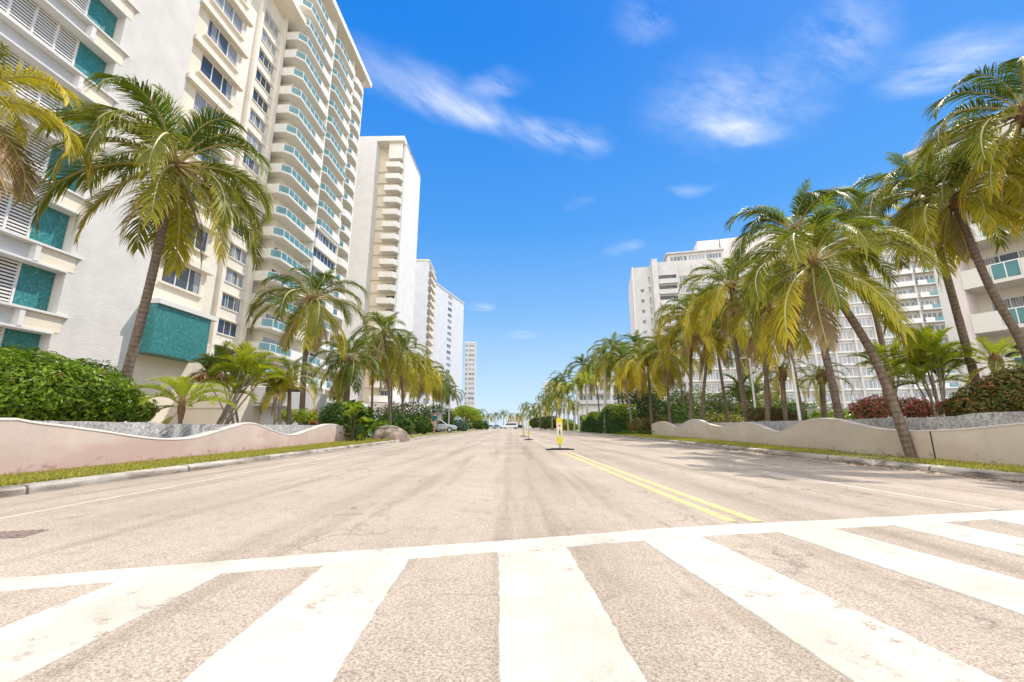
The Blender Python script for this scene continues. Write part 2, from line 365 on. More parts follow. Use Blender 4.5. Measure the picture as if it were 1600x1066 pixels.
# ------------------------------------------------------------------ world and sun
SUN_EL, SUN_AZ = R(57), R(52)          # azimuth clockwise from +Y
def build_world():
    w = bpy.data.worlds.new("World"); sc.world = w; w.use_nodes = True
    nt = w.node_tree; bg = nt.nodes["Background"]
    sky = N(nt, 'ShaderNodeTexSky', sky_type='NISHITA'); sky.sun_disc = False
    sky.sun_elevation = SUN_EL; sky.sun_rotation = SUN_AZ
    sky.altitude = 0; sky.air_density = 1.0; sky.dust_density = 0.35; sky.ozone_density = 2.2
    tc = N(nt, 'ShaderNodeTexCoord')
    sep = N(nt, 'ShaderNodeSeparateXYZ'); nt.links.new(tc.outputs['Generated'], sep.inputs[0])
    zz = math_(nt, 'MAXIMUM', sep.outputs[2], .04)
    cmb = N(nt, 'ShaderNodeCombineXYZ')
    nt.links.new(math_(nt, 'DIVIDE', sep.outputs[0], zz), cmb.inputs[0]); nt.links.new(math_(nt, 'DIVIDE', sep.outputs[1], zz), cmb.inputs[1])
    P = cmb.outputs[0]
    hs = N(nt, 'ShaderNodeHueSaturation'); hs.inputs['Hue'].default_value = .503; hs.inputs['Saturation'].default_value = 1.2; hs.inputs['Value'].default_value = .95
    nt.links.new(sky.outputs[0], hs.inputs['Color'])
    grad = ramp(nt, sep.outputs[2], [(0, (.62, .82, 1.0)), (.10, (.48, .73, 1.0)), (.25, (.26, .56, 1.0)), (.45, (.075, .385, .98)), (.75, (.003, .25, .92)), (1, (.002, .225, .86))])
    gs = N(nt, 'ShaderNodeVectorMath', operation='SCALE'); gs.inputs['Scale'].default_value = 4.1; nt.links.new(grad, gs.inputs[0])
    skyc = mix(nt, .88, hs.outputs[0], gs.outputs[0])
    def plane(px, py):
        r = ray(px, py); return Vector((r[0] / r[2], r[1] / r[2], 0))
    def streak(a, b, width, seed, amt, stretch=3.2, nscale=2.2, lo=.38, hi=.72):
        pa, pb = plane(*a), plane(*b); c = (pa + pb) / 2; d = pb - pa
        mp = N(nt, 'ShaderNodeMapping', vector_type='TEXTURE')
        mp.inputs['Location'].default_value = c; mp.inputs['Rotation'].default_value = (0, 0, math.atan2(d.y, d.x))
        mp.inputs['Scale'].default_value = (d.length / 2, width, 1)
        nzd = N(nt, 'ShaderNodeTexNoise'); nzd.inputs['Scale'].default_value = 2.3; nzd.inputs['Detail'].default_value = 4
        nt.links.new(P, nzd.inputs['Vector'])
        off = N(nt, 'ShaderNodeVectorMath', operation='MULTIPLY_ADD')
        nt.links.new(nzd.outputs['Color'], off.inputs[0]); off.inputs[1].default_value = (.28, .28, 0)
        ad = N(nt, 'ShaderNodeVectorMath', operation='SUBTRACT'); ad.inputs[1].default_value = (.14, .14, 0)
        nt.links.new(P, off.inputs[2]); nt.links.new(off.outputs[0], ad.inputs[0]); nt.links.new(ad.outputs[0], mp.inputs[0])
        ln = N(nt, 'ShaderNodeVectorMath', operation='LENGTH'); nt.links.new(mp.outputs[0], ln.inputs[0])
        body = ramp(nt, ln.outputs['Value'], [(0, g(1)), (1.0, g(0))], 'EASE')
        mp2 = N(nt, 'ShaderNodeMapping', vector_type='TEXTURE'); mp2.inputs['Rotation'].default_value = (0, 0, math.atan2(d.y, d.x) + .25)
        mp2.inputs['Scale'].default_value = (stretch * .35, .35, 1); mp2.inputs['Location'].default_value = (seed * 3.7, seed * 1.9, 0)
        nt.links.new(P, mp2.inputs[0])
        nz = noise(nt, mp2.outputs[0], nscale, 12, .70)
        nzc = ramp(nt, nz, [(lo, g(0)), (hi, g(1))])
        return math_(nt, 'MULTIPLY', math_(nt, 'MULTIPLY', body, nzc), amt)
    parts = [streak((480, 55), (880, 240), .15, 1, .85, 3.2, 2.8, .30, .72), streak((700, 105), (840, 128), .07, 2, .6),
             streak((780, 190), (960, 245), .10, 3, .8),
             streak((960, 150), (1300, 200), .25, 4, .62, 2.6, 3.0, .33, .80), streak((1040, 200), (1250, 212), .075, 8, .75, 2.4, 3, .28, .66),
             streak((1190, 60), (1420, 90), .17, 5, .55), streak((1330, 125), (1700, 40), .15, 6, .9, 3.2, 2.2, .32, .7),
             streak((930, 8), (1090, 50), .10, 7, .5), streak((1040, 292), (1120, 302), .08, 9, .35),
             streak((720, 478), (780, 482), .22, 10, .5), streak((780, 525), (850, 522), .28, 11, .4), streak((870, 310), (930, 322), .09, 12, .28),
             streak((945, 380), (1000, 392), .14, 13, .28)]
    tot = parts[0]
    for p in parts[1:]: tot = math_(nt, 'ADD', tot, p)
    tot = math_(nt, 'MINIMUM', tot, .88)
    # unseen bright cloud behind the camera and overhead veil, added to fill shaded faces
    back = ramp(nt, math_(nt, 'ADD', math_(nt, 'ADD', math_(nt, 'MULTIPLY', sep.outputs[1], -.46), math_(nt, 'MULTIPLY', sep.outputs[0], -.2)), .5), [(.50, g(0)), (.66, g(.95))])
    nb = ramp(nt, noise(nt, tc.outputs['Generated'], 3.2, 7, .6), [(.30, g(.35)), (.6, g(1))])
    fill_cloud = math_(nt, 'MULTIPLY', back, nb)
    top = ramp(nt, sep.outputs[2], [(.84, g(0)), (.97, g(.75))])
    tot = math_(nt, 'MAXIMUM', tot, top)
    # pale humid horizon
    hz = ramp(nt, sep.outputs[2], [(0, g(.30)), (.10, g(.12)), (.30, g(0))], 'EASE')
    c = mix(nt, hz, skyc, (3.6, 4.2, 4.7))
    c = mix(nt, tot, c, (4.6, 4.8, 5.2))
    c = mix(nt, fill_cloud, c, (13.5, 13.2, 12.8))
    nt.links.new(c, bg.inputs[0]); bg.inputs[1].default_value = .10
    sd = bpy.data.lights.new("sun", 'SUN'); sd.energy = 2.1; sd.angle = R(.5); sd.color = (1, .94, .84)
    so = bpy.data.objects.new("sun", sd); col.objects.link(so)
    v = Vector((math.sin(SUN_AZ) * math.cos(SUN_EL), math.cos(SUN_AZ) * math.cos(SUN_EL), math.sin(SUN_EL)))
    so.rotation_euler = (-v).to_track_quat('-Z', 'Y').to_euler(); so.location = v * 100
    vs = sc.view_settings; vs.view_transform = 'Standard'; vs.look = 'None'; vs.gamma = 1; vs.exposure = 1.2
build_world()

# ------------------------------------------------------------------ ground, road, kerbs, verges
def road_dir(y): return 0.0
LK = [(-5.30, -30), (-5.45, 2), (-5.55, 8), (-5.65, 14), (-5.85, 29), (-6.0, 60), (-6.6, 140), (-9, 175)]
RK = [(7.0, -30), (7.06, 2), (7.1, 6), (7.35, 12), (7.75, 19), (8.1, 25), (8.6, 45), (8.9, 75), (8.9, 140), (11, 175)]
def lerp_line(L, y):
    for a, b in zip(L, L[1:]):
        if a[1] <= y <= b[1]:
            t = (y - a[1]) / (b[1] - a[1]); return a[0] + (b[0] - a[0]) * t
    return L[0][0] if y < L[0][1] else L[-1][0]
def wall_l(y): return -6.90 + (-7.45 + 6.90) * (y - 5.8) / 13.2
def wall_r(y): return 8.35 + (11.14 - 8.35) * (y - 6.96) / 26.6

def build_ground():
    mb = MB(); mb.poly([(-2500, -400, -.03), (2500, -400, -.03), (2500, 4000, -.03), (-2500, 4000, -.03)])
    tag(obj('ground', mb, M['concrete']), kind='structure')
    mb = MB()
    ys = sorted(set([-30, 0, 175] + [p[1] for p in LK] + [p[1] for p in RK]))
    idx = [(mb.vert((lerp_line(LK, y) - .02, y, 0)), mb.vert((lerp_line(RK, y) + .02, y, 0))) for y in ys]
    for a, b in zip(idx, idx[1:]): mb.face((a[0], a[1], b[1], b[0]))
    tag(obj('road', mb, M['asphalt']), kind='structure')
    mb = MB(); mb.poly([(-160, 175, .0), (160, 175, .0), (160, 190, .0), (-160, 190, .0)])
    tag(obj('cross_street', mb, M['asphalt']), kind='structure')
    # kerbs: real 10 cm steps with a chipped edge
    for side, L in ((-1, LK), (1, RK)):
        mb = MB(); r2 = random.Random(3 + side)
        ys = []; y = -10.0
        while y < 140: ys.append(y); y += .25 if y < 30 else 2.0
        prev = None
        for y in ys:
            x = lerp_line(L, y); w = .17
            j = r2.uniform(-.012, .012) if y < 30 else 0; jz = r2.uniform(-.014, .004) if y < 30 else 0
            if side > 0 and 7.4 < y < 9.6 and r2.random() < .5: j += r2.uniform(0, .07); jz -= r2.uniform(0, .05)
            ring = [mb.vert((x + side * (-.005 + j * .3), y, -.02)), mb.vert((x + side * (.005 + j), y, .075 + jz)), mb.vert((x + side * (.03 + j), y, .1 + jz)), mb.vert((x + side * w, y, .102)), mb.vert((x + side * w, y, -.02))]
            if prev:
                for k in range(4):
                    q = (prev[k], prev[k + 1], ring[k + 1], ring[k])
                    mb.face(q if side > 0 else q[::-1])
            prev = ring
        tag(obj('kerb', mb, M['kerb']), kind='structure')
    # grass verges
    for side, L, W in ((-1, LK, wall_l), (1, RK, wall_r)):
        mb = MB(); prev = None
        for k in range(0, 151):
            y = -10 + k
            x0 = lerp_line(L, y) + side * .16
            far = 19 if side < 0 else 33
            x1 = W(min(y, far)) + side * .3 if y < far else x0 + side * 3.2
            a, b = mb.vert((x0, y, .095)), mb.vert((x1, y, .105))
            if prev:
                q = (prev[0], prev[1], b, a); mb.face(q if side > 0 else q[::-1])
            prev = (a, b)
        tag(obj('grass_verge', mb, M['grass_base']), kind='structure')
    # raised garden ground behind the walls and level lots further off
    mb = MB()
    for side in (-1, 1):
        W = wall_l if side < 0 else wall_r
        far = 18.6 if side < 0 else 32.6
        zt = .60 if side < 0 else .62
        a = [(W(-10) + side * .75, -10), (W(far) + side * .75, far), (side * 60, far), (side * 60, -10)]
        if side < 0: a = a[::-1]
        mb.prism(a, -.02, zt)
    tag(obj('garden_ground', mb, M['soil']), kind='structure')
    mb = MB()
    for side in (-1, 1):
        L = LK if side < 0 else RK; far = 18.7 if side < 0 else 32.7
        a = [(lerp_line(L, far) + side * 3.1, far), (lerp_line(L, 140) + side * 3.1, 140), (side * 150, 140), (side * 150, far)]
        if side < 0: a = a[::-1]
        mb.prism(a, -.02, .09)
    tag(obj('lot_ground', mb, M['soil']), kind='structure')
    # grass blades along the near verges
    mb = MB(); r2 = random.Random(11)
    for side, L, W, y1 in ((-1, LK, wall_l, 26), (1, RK, wall_r, 36)):
        for _ in range(15000):
            y = 3.2 + (y1 - 3.2) * r2.random() ** 1.5
            x0 = lerp_line(L, y) + side * .15; far = 19 if side < 0 else 33
            x1 = (W(y) - side * (.04 if side > 0 else max(.03, .22 - .018 * (y - 3)))) if y < far else x0 + side * 2.5
            if side > 0 and 8.4 < y < 11 and r2.random() < .8: continue
            x = x0 + (x1 - x0) * r2.random()
            h = r2.uniform(.025, .075) * (1.3 if y > 15 else 1); a = r2.uniform(0, 6.28); w = .006 + .0006 * y
            dx, dy = math.cos(a) * w, math.sin(a) * w; lx, ly = r2.uniform(-.03, .03), r2.uniform(-.03, .03)
            i = [mb.vert((x - dx, y - dy, .098), 0), mb.vert((x + dx, y + dy, .098), 0), mb.vert((x + lx, y + ly, .1 + h), 1)]
            mb.face(i)
    tag(obj('grass', mb, M['grass_blade'], attr=True), 'short yellowing grass on the verges between kerb and wall', 'grass', kind='stuff')
    mb = MB()
    for _ in range(520):
        y = 4.5 + 14 * r2.random() ** 1.3; x = lerp_line(RK, y) - abs(r2.gauss(0, .16)) - .02; a = r2.uniform(0, 6.28); w, l = r2.uniform(.006, .014), r2.uniform(.02, .08)
        d, e = Vector((math.cos(a), math.sin(a), 0)), Vector((-math.sin(a), math.cos(a), 0)); p = Vector((x, y, .008))
        mb.face([mb.vert(p - d * l), mb.vert(p + e * w + Vector((0, 0, .01))), mb.vert(p + d * l), mb.vert(p - e * w)])
    tag(obj('leaf_litter', mb, M['fibre']), 'dry brown palm litter along the right gutter', 'litter', kind='stuff')
    # painted markings, each with a slightly ragged outline
    def strip(mb, pts_a, pts_b, z, jit=.006, step=.06):
        def sample(P, k, n):
            t = k / n * (len(P) - 1); i = min(int(t), len(P) - 2); u = t - i
            return Vector((P[i][0] + (P[i + 1][0] - P[i][0]) * u, P[i][1] + (P[i + 1][1] - P[i][1]) * u, 0))
        ln = sum((Vector(pts_a[i + 1][:2]) - Vector(pts_a[i][:2])).length for i in range(len(pts_a) - 1))
        n = max(6, min(160, int(ln / step))); prev = None
        for k in range(n + 1):
            a, b = sample(pts_a, k, n), sample(pts_b, k, n); d = (b - a).normalized()
            a = a + d * rnd.uniform(-jit, jit); b = b + d * rnd.uniform(-jit, jit)
            i = (mb.vert((a.x, a.y, z)), mb.vert((b.x, b.y, z)))
            j = (mb.vert((a.x - d.x * .004, a.y - d.y * .004, .0004)), mb.vert((b.x + d.x * .004, b.y + d.y * .004, .0004)))
            if prev:
                mb.face((prev[0], prev[1], i[1], i[0]))
                mb.face((pj[0], prev[0], i[0], j[0])); mb.face((prev[1], pj[1], j[1], i[1]))
            prev = i; pj = j
    mb = MB()
    top = [(-5.3, 1.36), (-2.59, 2.25), (-1.02, 2.72), (0.0, 2.97), (1.16, 3.31), (4.68, 3.99), (7.0, 4.33)]
    bot = [(-5.3, 1.20), (-2.40, 2.10), (-0.94, 2.50), (0.05, 2.75), (1.10, 3.03), (4.45, 3.72), (7.0, 4.05)]
    strip(mb, bot, top, .004, .006)
    strip(mb, [(-5.2, -1.75), (7.0, 1.1)], [(-5.2, -1.5), (7.0, 1.35)], .004)
    def bline(x):
        for a, b in zip(bot, bot[1:]):
            if a[0] <= x <= b[0]: return a[1] + (b[1] - a[1]) * (x - a[0]) / (b[0] - a[0])
    for (x0, x1, s) in ((-4.78, -4.34, -.01), (-3.83, -3.40, -.01), (-2.88, -2.46, -.01), (-1.945, -1.515, .02), (-1.035, -.60, .05), (-.085, .345, .045), (.88, 1.315, .11), (1.93, 2.41, .13), (2.955, 3.44, .10), (3.96, 4.42, .06), (4.95, 5.40, .06), (5.9, 6.35, .06)):
        y1a, y1b = bline(x0) + .01, bline(x1) + .01
        n = 48
        strip(mb, [(x0, y1a), (x0 + s * 1.0, y1a - 1.1), (x0 + s * 2.2, y1a - 2.9)], [(x1, y1b), (x1 + s * 1.0, y1b - 1.1), (x1 + s * 2.2, y1b - 2.9)], .0045)
    tag(obj('crosswalk_marking', mb, M['paint_white']), kind='structure')
    mb = MB()
    for o in (-.155, .045):
        strip(mb, [(1.89 + o, 3.52), (1.80 + o, 6), (1.63 + o, 12.4), (1.35 + o, 20), (1.0 + o, 34)][:3], [(1.89 + o + .09, 3.53), (1.80 + o + .09, 6), (1.63 + o + .09, 12.4), (1.35 + o + .09, 20), (1.0 + o + .09, 34)][:3], .004)
    tag(obj('centre_line_marking', mb, M['paint_yellow']), kind='structure')
    mb = MB()
    strip(mb, [(4.44, 4.0), (4.22, 7.2)], [(4.51, 4.0), (4.28, 7.2)], .004, .008)
    for (a, b) in ((9.6, 12.0), (15, 17.4)):
        strip(mb, [(4.15, a), (4.1, b)], [(4.22, a), (4.17, b)], .004, .008)
    strip(mb, [(-4.26, 2.6), (-4.45, 7), (-4.64, 12), (-4.8, 22)], [(-4.20, 2.6), (-4.39, 7), (-4.58, 12), (-4.74, 22)], .004, .012)
    tag(obj('edge_line_marking', mb, M['paint_faint']), kind='structure')
build_ground()

# ------------------------------------------------------------------ planter walls
def wavy_wall(name, label, prof, line, thick, mat, mcap, side, base, extra_near):
    # prof: (y, top z) along the wall; smooth crest line
    t = thing(name, label, 'wall', (line(prof[0][0]), prof[0][0], 0))
    ox, oy = t.location.x, t.location.y
    P = [extra_near] + prof
    ys = []; y = P[0][0]
    def cr(y):
        for k in range(len(P) - 1):
            if P[k][0] <= y <= P[k + 1][0]:
                p0 = P[max(k - 1, 0)][1]; p1 = P[k][1]; p2 = P[k + 1][1]; p3 = P[min(k + 2, len(P) - 1)][1]
                u = (y - P[k][0]) / (P[k + 1][0] - P[k][0])
                return .5 * ((2 * p1) + (p2 - p0) * u + (2 * p0 - 5 * p1 + 4 * p2 - p3) * u * u + (3 * p1 - p0 - 3 * p2 + p3) * u ** 3)
        return P[-1][1]
    while y < P[-1][0]: ys.append(y); y += .18
    ys.append(P[-1][0])
    mb = MB(); cap = MB(); prev = None; pc = None
    for y in ys:
        x = line(y) - ox; z = cr(y); s = side
        ring = [(x, base), (x, z - .035), (x + s * thick, z - .035), (x + s * thick, base)]
        i = [mb.vert((a, y - oy, b)) for a, b in ring]
        cr_ = [(x - s * .008, z - .035), (x - s * .008, z - .012), (x + s * .02, z), (x + s * (thick - .02), z), (x + s * (thick + .008), z - .035)]
        j = [cap.vert((a, y - oy, b)) for a, b in cr_]
        if prev:
            for k in range(3):
                q = (prev[k], i[k], i[k + 1], prev[k + 1]); mb.face(q if s < 0 else q[::-1])
            for k in range(4):
                q = (pc[k], j[k], j[k + 1], pc[k + 1]); cap.face(q if s < 0 else q[::-1])
        else: mb.face(i); cap.face(j)
        prev, pc = i, j
    mb.face(prev[::-1]); cap.face(pc[::-1])
    obj('wall_face', mb, mat, t); obj('coping', cap, mcap, t, smooth=True)
    return t
def build_walls():
    Lp = [(5.65, .87), (6.1, .82), (6.94, .72), (8.03, .57), (8.7, .52), (9.37, .54), (10.07, .66), (10.74, .78), (11.15, .86), (11.69, .85), (12.13, .75), (13.2, .56), (14.01, .51), (15.07, .65), (16.44, .84), (17.2, .87), (17.9, .84)]
    t = wavy_wall('wavy_planter_wall', 'low pinkish stucco planter wall with a wave shaped top, on the left kerb', Lp, wall_l, .22, M['wall_pink'], M['wall_cap'], -1, .02, (1.5, .66))
    ox, oy = t.location.x, t.location.y
    mb = MB(); x = wall_l(18.3) - ox
    mb.box(x - .32, x + .025, 17.9 - oy, 18.35 - oy, .02, .80); mb.box(x - .30, x + .005, 18.35 - oy, 19.1 - oy, .02, .60)
    obj('end_pier', mb, M['wall_pink'], t)
    mb = MB()
    mb.box(x + .02, x + .032, 18.02 - oy, 18.2 - oy, .48, .53); mb.box(x + .0, x + .012, 18.6 - oy, 18.85 - oy, .36, .42)
    obj('weep_slot', mb, M['black'], t)
    mb = MB(); prev = None
    mbx = MB()
    for k in range(60):
        y = 2 + k * .27
        mbx.box(wall_l(y) - ox + .002, wall_l(y) - ox + .09 + rnd.uniform(-.01, .02), y - oy, y + .268 - oy, .05, .118)
    obj('footing', mbx, M['footing'], t)
    Rp = [(6.79, .84), (7.29, .78), (7.77, .73), (8.54, .69), (9.25, .68), (9.96, .72), (10.53, .81), (11.17, .93), (11.93, 1.0), (12.75, .95), (13.32, .83), (14.01, .65), (14.63, .60), (15.32, .73), (15.92, .86), (16.88, .93), (18.0, .87), (19.28, .77), (20.87, .89), (22.3, 1.12), (23.68, 1.16), (25.19, .94), (26.59, .76), (28.82, 1.05), (30.56, 1.14), (32.2, 1.05), (33.3, .93)]
    t = wavy_wall('wavy_planter_wall', 'low sandy beige planter wall with a wave shaped top, on the right kerb', Rp, wall_r, .22, M['wall_beige'], M['wall_cap'], 1, .02, (2.0, 1.1))
    ox, oy = t.location.x, t.location.y
    mb = MB(); mb.box(wall_r(32.6) - ox - .03, wall_r(32.6) - ox + .02, 32.3 - oy, 32.9 - oy, .34, .40); obj('weep_slot', mb, M['black'], t)
    mb = MB(); mb.box(wall_r(8.55) - ox - .012, wall_r(8.55) - ox + .03, 8.53 - oy, 8.55 - oy, .1, .66); obj('joint', mb, M['black'], t)
    # rough grey retaining walls behind
    for side, line, y1, zt, lab in ((-1, wall_l, 18.6, .84, 'rough gray concrete retaining wall behind the wavy wall below the big green hedge'), (1, wall_r, 32.8, .96, 'rough gray concrete retaining wall behind the wavy wall below the leaning palms')):
        y0 = 1.5
        t = thing('retaining_wall', lab, 'wall', (line(y0) + side * .6, y0, 0))
        mb = MB(); n = 80; prev = None
        for k in range(n + 1):
            y = y0 + (y1 - y0) * k / n; x = line(y) + side * .6 - t.location.x
            z = zt + (.0 if side < 0 else (.06 if y < 8.5 else -.0)) + rnd.uniform(-.008, .008)
            if side < 0: z -= .0 if y < 9 else .03
            i = [mb.vert((a, y - y0, b)) for a, b in ((x, 0), (x, z), (x + side * .28, z), (x + side * .28, 0))]
            if prev:
                for q in range(3):
                    w = (prev[q], i[q], i[q + 1], prev[q + 1]); mb.face(w if side < 0 else w[::-1])
            else: mb.face(i)
            prev = i
        mb.face(prev[::-1])
        obj('wall_face', mb, M['rough_gray'], t)
    # low pale wall further back in the right garden
    a, b = at(1262, 648, 21), at(1500, 640, 17)
    d = (b - a); rz = math.atan2(d.y, d.x)
    t = thing('low_garden_wall', 'low pale wall at the back of the right garden behind the palms', 'wall', (a.x, a.y, .4), rz)
    mb = MB(); mb.box(0, d.length, 0, .3, -.2, 1.15); obj('wall_face', mb, M['white'], t)
    mb = MB(); mb.box(-.05, d.length + .05, -.06, .36, 1.152, 1.24); obj('coping', mb, M['wall_cap'], t)
build_walls()

# ------------------------------------------------------------------ building pieces
_wc = {}
GL = ['glass']
def window_mesh(w, h, n, bar=.05, horiz=0):
    k = (round(w, 2), round(h, 2), n, horiz, GL[0])
    if k in _wc: return _wc[k]
    f = MB(); d0, d1 = -.02, .06
    f.box(-w / 2, w / 2, d0, d1, 0, bar); f.box(-w / 2, w / 2, d0, d1, h - bar, h)
    xs = [-w / 2 + bar / 2 + (w - bar) * i / n for i in range(n + 1)]
    for x in xs: f.box(x - bar / 2, x + bar / 2, d0, d1, bar, h - bar)
    for i in range(horiz):
        z = h * (i + 1) / (horiz + 1)
        for a, b in zip(xs, xs[1:]): f.box(a + bar / 2, b - bar / 2, d0 + .01, d1 - .01, z - bar * .4, z + bar * .4)
    p = MB(); p.box(-w / 2 + .01, w / 2 - .01, .02, .04, .01, h - .01)
    r = (f.mesh('window', [M['white_metal']]), p.mesh('pane', [M[GL[0]]])); _wc[k] = r; return r
def window(root, x, y, z, w, h, n=2, rz=0.0, horiz=0, name='window', bar=.05):
    f, p = window_mesh(w, h, n, bar, horiz)
    o = bpy.data.objects.new(name, f); o.location = (x, y, z); o.rotation_euler = (0, 0, rz); link(o, root)
    q = bpy.data.objects.new('pane', p); link(q, o); return o
def facade(mb, x0, x1, z0, z1, ops, y=0.0, depth=.18, m=0):
    """front skin at y with openings (xa, xb, za, zb) cut through to y+depth"""
    xs = sorted(set([x0, x1] + [v for o in ops for v in o[:2]])); zs = sorted(set([z0, z1] + [v for o in ops for v in o[2:]]))
    xs = [x for x in xs if x0 <= x <= x1]; zs = [z for z in zs if z0 <= z <= z1]
    for a, b in zip(xs, xs[1:]):
        cx = (a + b) / 2; run = None
        for c, d in zip(zs, zs[1:]):
            cz = (c + d) / 2
            hole = any(o[0] < cx < o[1] and o[2] < cz < o[3] for o in ops)
            if hole:
                if run is not None: mb.poly([(a, y, run), (b, y, run), (b, y, c), (a, y, c)], m); run = None
            elif run is None: run = c
        if run is not None: mb.poly([(a, y, run), (b, y, run), (b, y, zs[-1]), (a, y, zs[-1])], m)
    for (a, b, c, d) in ops:
        y2 = y + depth
        mb.poly([(a, y, c), (b, y, c), (b, y2, c), (a, y2, c)], m); mb.poly([(a, y2, d), (b, y2, d), (b, y, d), (a, y, d)], m)
        mb.poly([(a, y2, c), (a, y2, d), (a, y, d), (a, y, c)], m); mb.poly([(b, y, c), (b, y, d), (b, y2, d), (b, y2, c)], m)
        mb.poly([(a, y2, c), (b, y2, c), (b, y2, d), (a, y2, d)], m)
def shell(mb, x0, x1, y0, y1, z0, z1, m=0, front=False):
    """back, ends and roof of a block whose front is a facade()"""
    if front: mb.poly([(x0, y0, z0), (x1, y0, z0), (x1, y0, z1), (x0, y0, z1)], m)
    mb.poly([(x1, y0, z0), (x1, y1, z0), (x1, y1, z1), (x1, y0, z1)], m); mb.poly([(x0, y1, z0), (x0, y0, z0), (x0, y0, z1), (x0, y1, z1)], m)
    mb.poly([(x1, y1, z0), (x0, y1, z0), (x0, y1, z1), (x1, y1, z1)], m); mb.poly([(x0, y0, z1), (x1, y0, z1), (x1, y1, z1), (x0, y1, z1)], m)

# ---- near left block: louvred balconies, white end wall, cream bay
def build_near_block():
    al = math.atan(.0688)
    t = thing('louvered_apartment_block', 'nearest white apartment block on the left with teal panels and white louvers', 'building', (-21.0, 18.2, 0), R(90) - al)
    fh = 2.95; nf = 13; Z0 = 5.82; top = Z0 + nf * fh
    # white textured wall
    mb = MB(); mb.box(.02, 3.9, 0, 14, 0, top); obj('end_wall', mb, M['white_wall'], t)
    # balcony front: back wall, side jamb, floors
    mb = MB(); mb.box(-16, 0, .60, 14, 0, top); obj('wall', mb, M['beige'], t)
    sp = MB(); fill = MB(); sh = MB(); fin = MB(); hd = .86
    for i in range(-1, nf):
        z = Z0 + i * fh                                     # sill
        sh.box(-16, .50, -.16, .58, z - .10, z)              # sill shelf
        sh.box(-16, .02, -.10, .58, z - hd - .09, z - hd)    # header shelf of the floor below
        sp.box(-16, -.02, .20, .59, z - hd, z - .10)         # spandrel between
        q = MB(); q.box(-1.35, -1.17, -.12, .199, z - hd + .002, z - .102); obj('spandrel_fin', q, M['white'], t)
        q = MB(); q.box(-1.168, .30, -.02, .198, z - hd + .004, z - .104); obj('spandrel_box', q, M['cream'], t)
    obj('balcony_shelf', sh, M['white'], t); obj('spandrel', sp, M['pale_gray'], t)
    for i in range(-1, nf - 1):
        z = Z0 + i * fh; h = fh - hd - .10
        p = MB(); p.box(-1.30, -.01, .50, .595, z, z + h); obj('mosaic_panel', p, M['teal'], t)
        p = MB(); p.box(-6.35, -4.75, .50, .595, z, z + h); obj('mosaic_panel', p, M['teal'], t)
        s = MB(); pw = (4.72 - 1.36) / 4
        for k in range(5):
            x = -1.33 - k * pw; s.box(x - .04, x + .04, .47, .58, z, z + h)
        nsl = 13
        for k in range(nsl):
            zz = z + h * (k + .5) / nsl; hh = h / nsl * .27
            for q in range(4):
                x = -1.33 - q * pw; s.box(x - pw + .04, x - .04, .49, .515, zz - hh, zz + hh)
        obj('louver_screen', s, M['white'], t)
        b = MB(); b.box(-4.74, -1.31, .57, .598, z, z + h); obj('louver_gap_shade', b, M['louver_gap'], t)  # dark sheet standing in for the shade in the slat gaps
        window(t, -7.75, .52, z + .03, 2.6, h - .06, 2)
    # cream bay
    cz = 8.3
    bay = MB(); ops = []
    for i in range(nf):
        z = 9.25 + i * fh
        if z + 1.6 < top: ops.append((4.95, 7.75, z, z + 1.55))
    facade(bay, 3.93, 8.1, 0, top, ops, .25, .16); shell(bay, 3.93, 8.1, .25, 13, 0, top)
    obj('bay_wall', bay, M['cream'], t)
    led = MB()
    for i in range(nf):
        z = 9.25 + i * fh
        if z + 1.6 >= top: continue
        window(t, 6.35, .31, z, 2.8, 1.55, 3)
        led.box(3.95, 8.3, -.14, .248, z + 1.58, z + 1.98)
        led.box(4.8, 7.9, .08, .247, z - .14, z - .01)
    obj('ledge', led, M['cream_light'], t)
    sd = MB()
    for i in range(nf):
        z = 9.25 + i * fh
        if z + 1.6 >= top: continue
        sd.box(8.102, 8.15, .6, 1.5, z, z + 1.45)
    obj('side_window', sd, M['glass'], t)
    # teal mosaic box with coping
    mb = MB(); mb.box(3.95, 7.75, -.85, .249, 4.75, 7.55); obj('mosaic_box', mb, M['teal'], t)
    mb = MB(); mb.box(3.9, 8.2, -1.0, .248, 7.552, 7.83); obj('box_coping', mb, M['white'], t)
    mb = MB(); mb.box(8.11, 9.3, .3, 8, 0, 6.3); obj('stone_return', mb, M['beige'], t)
build_near_block()

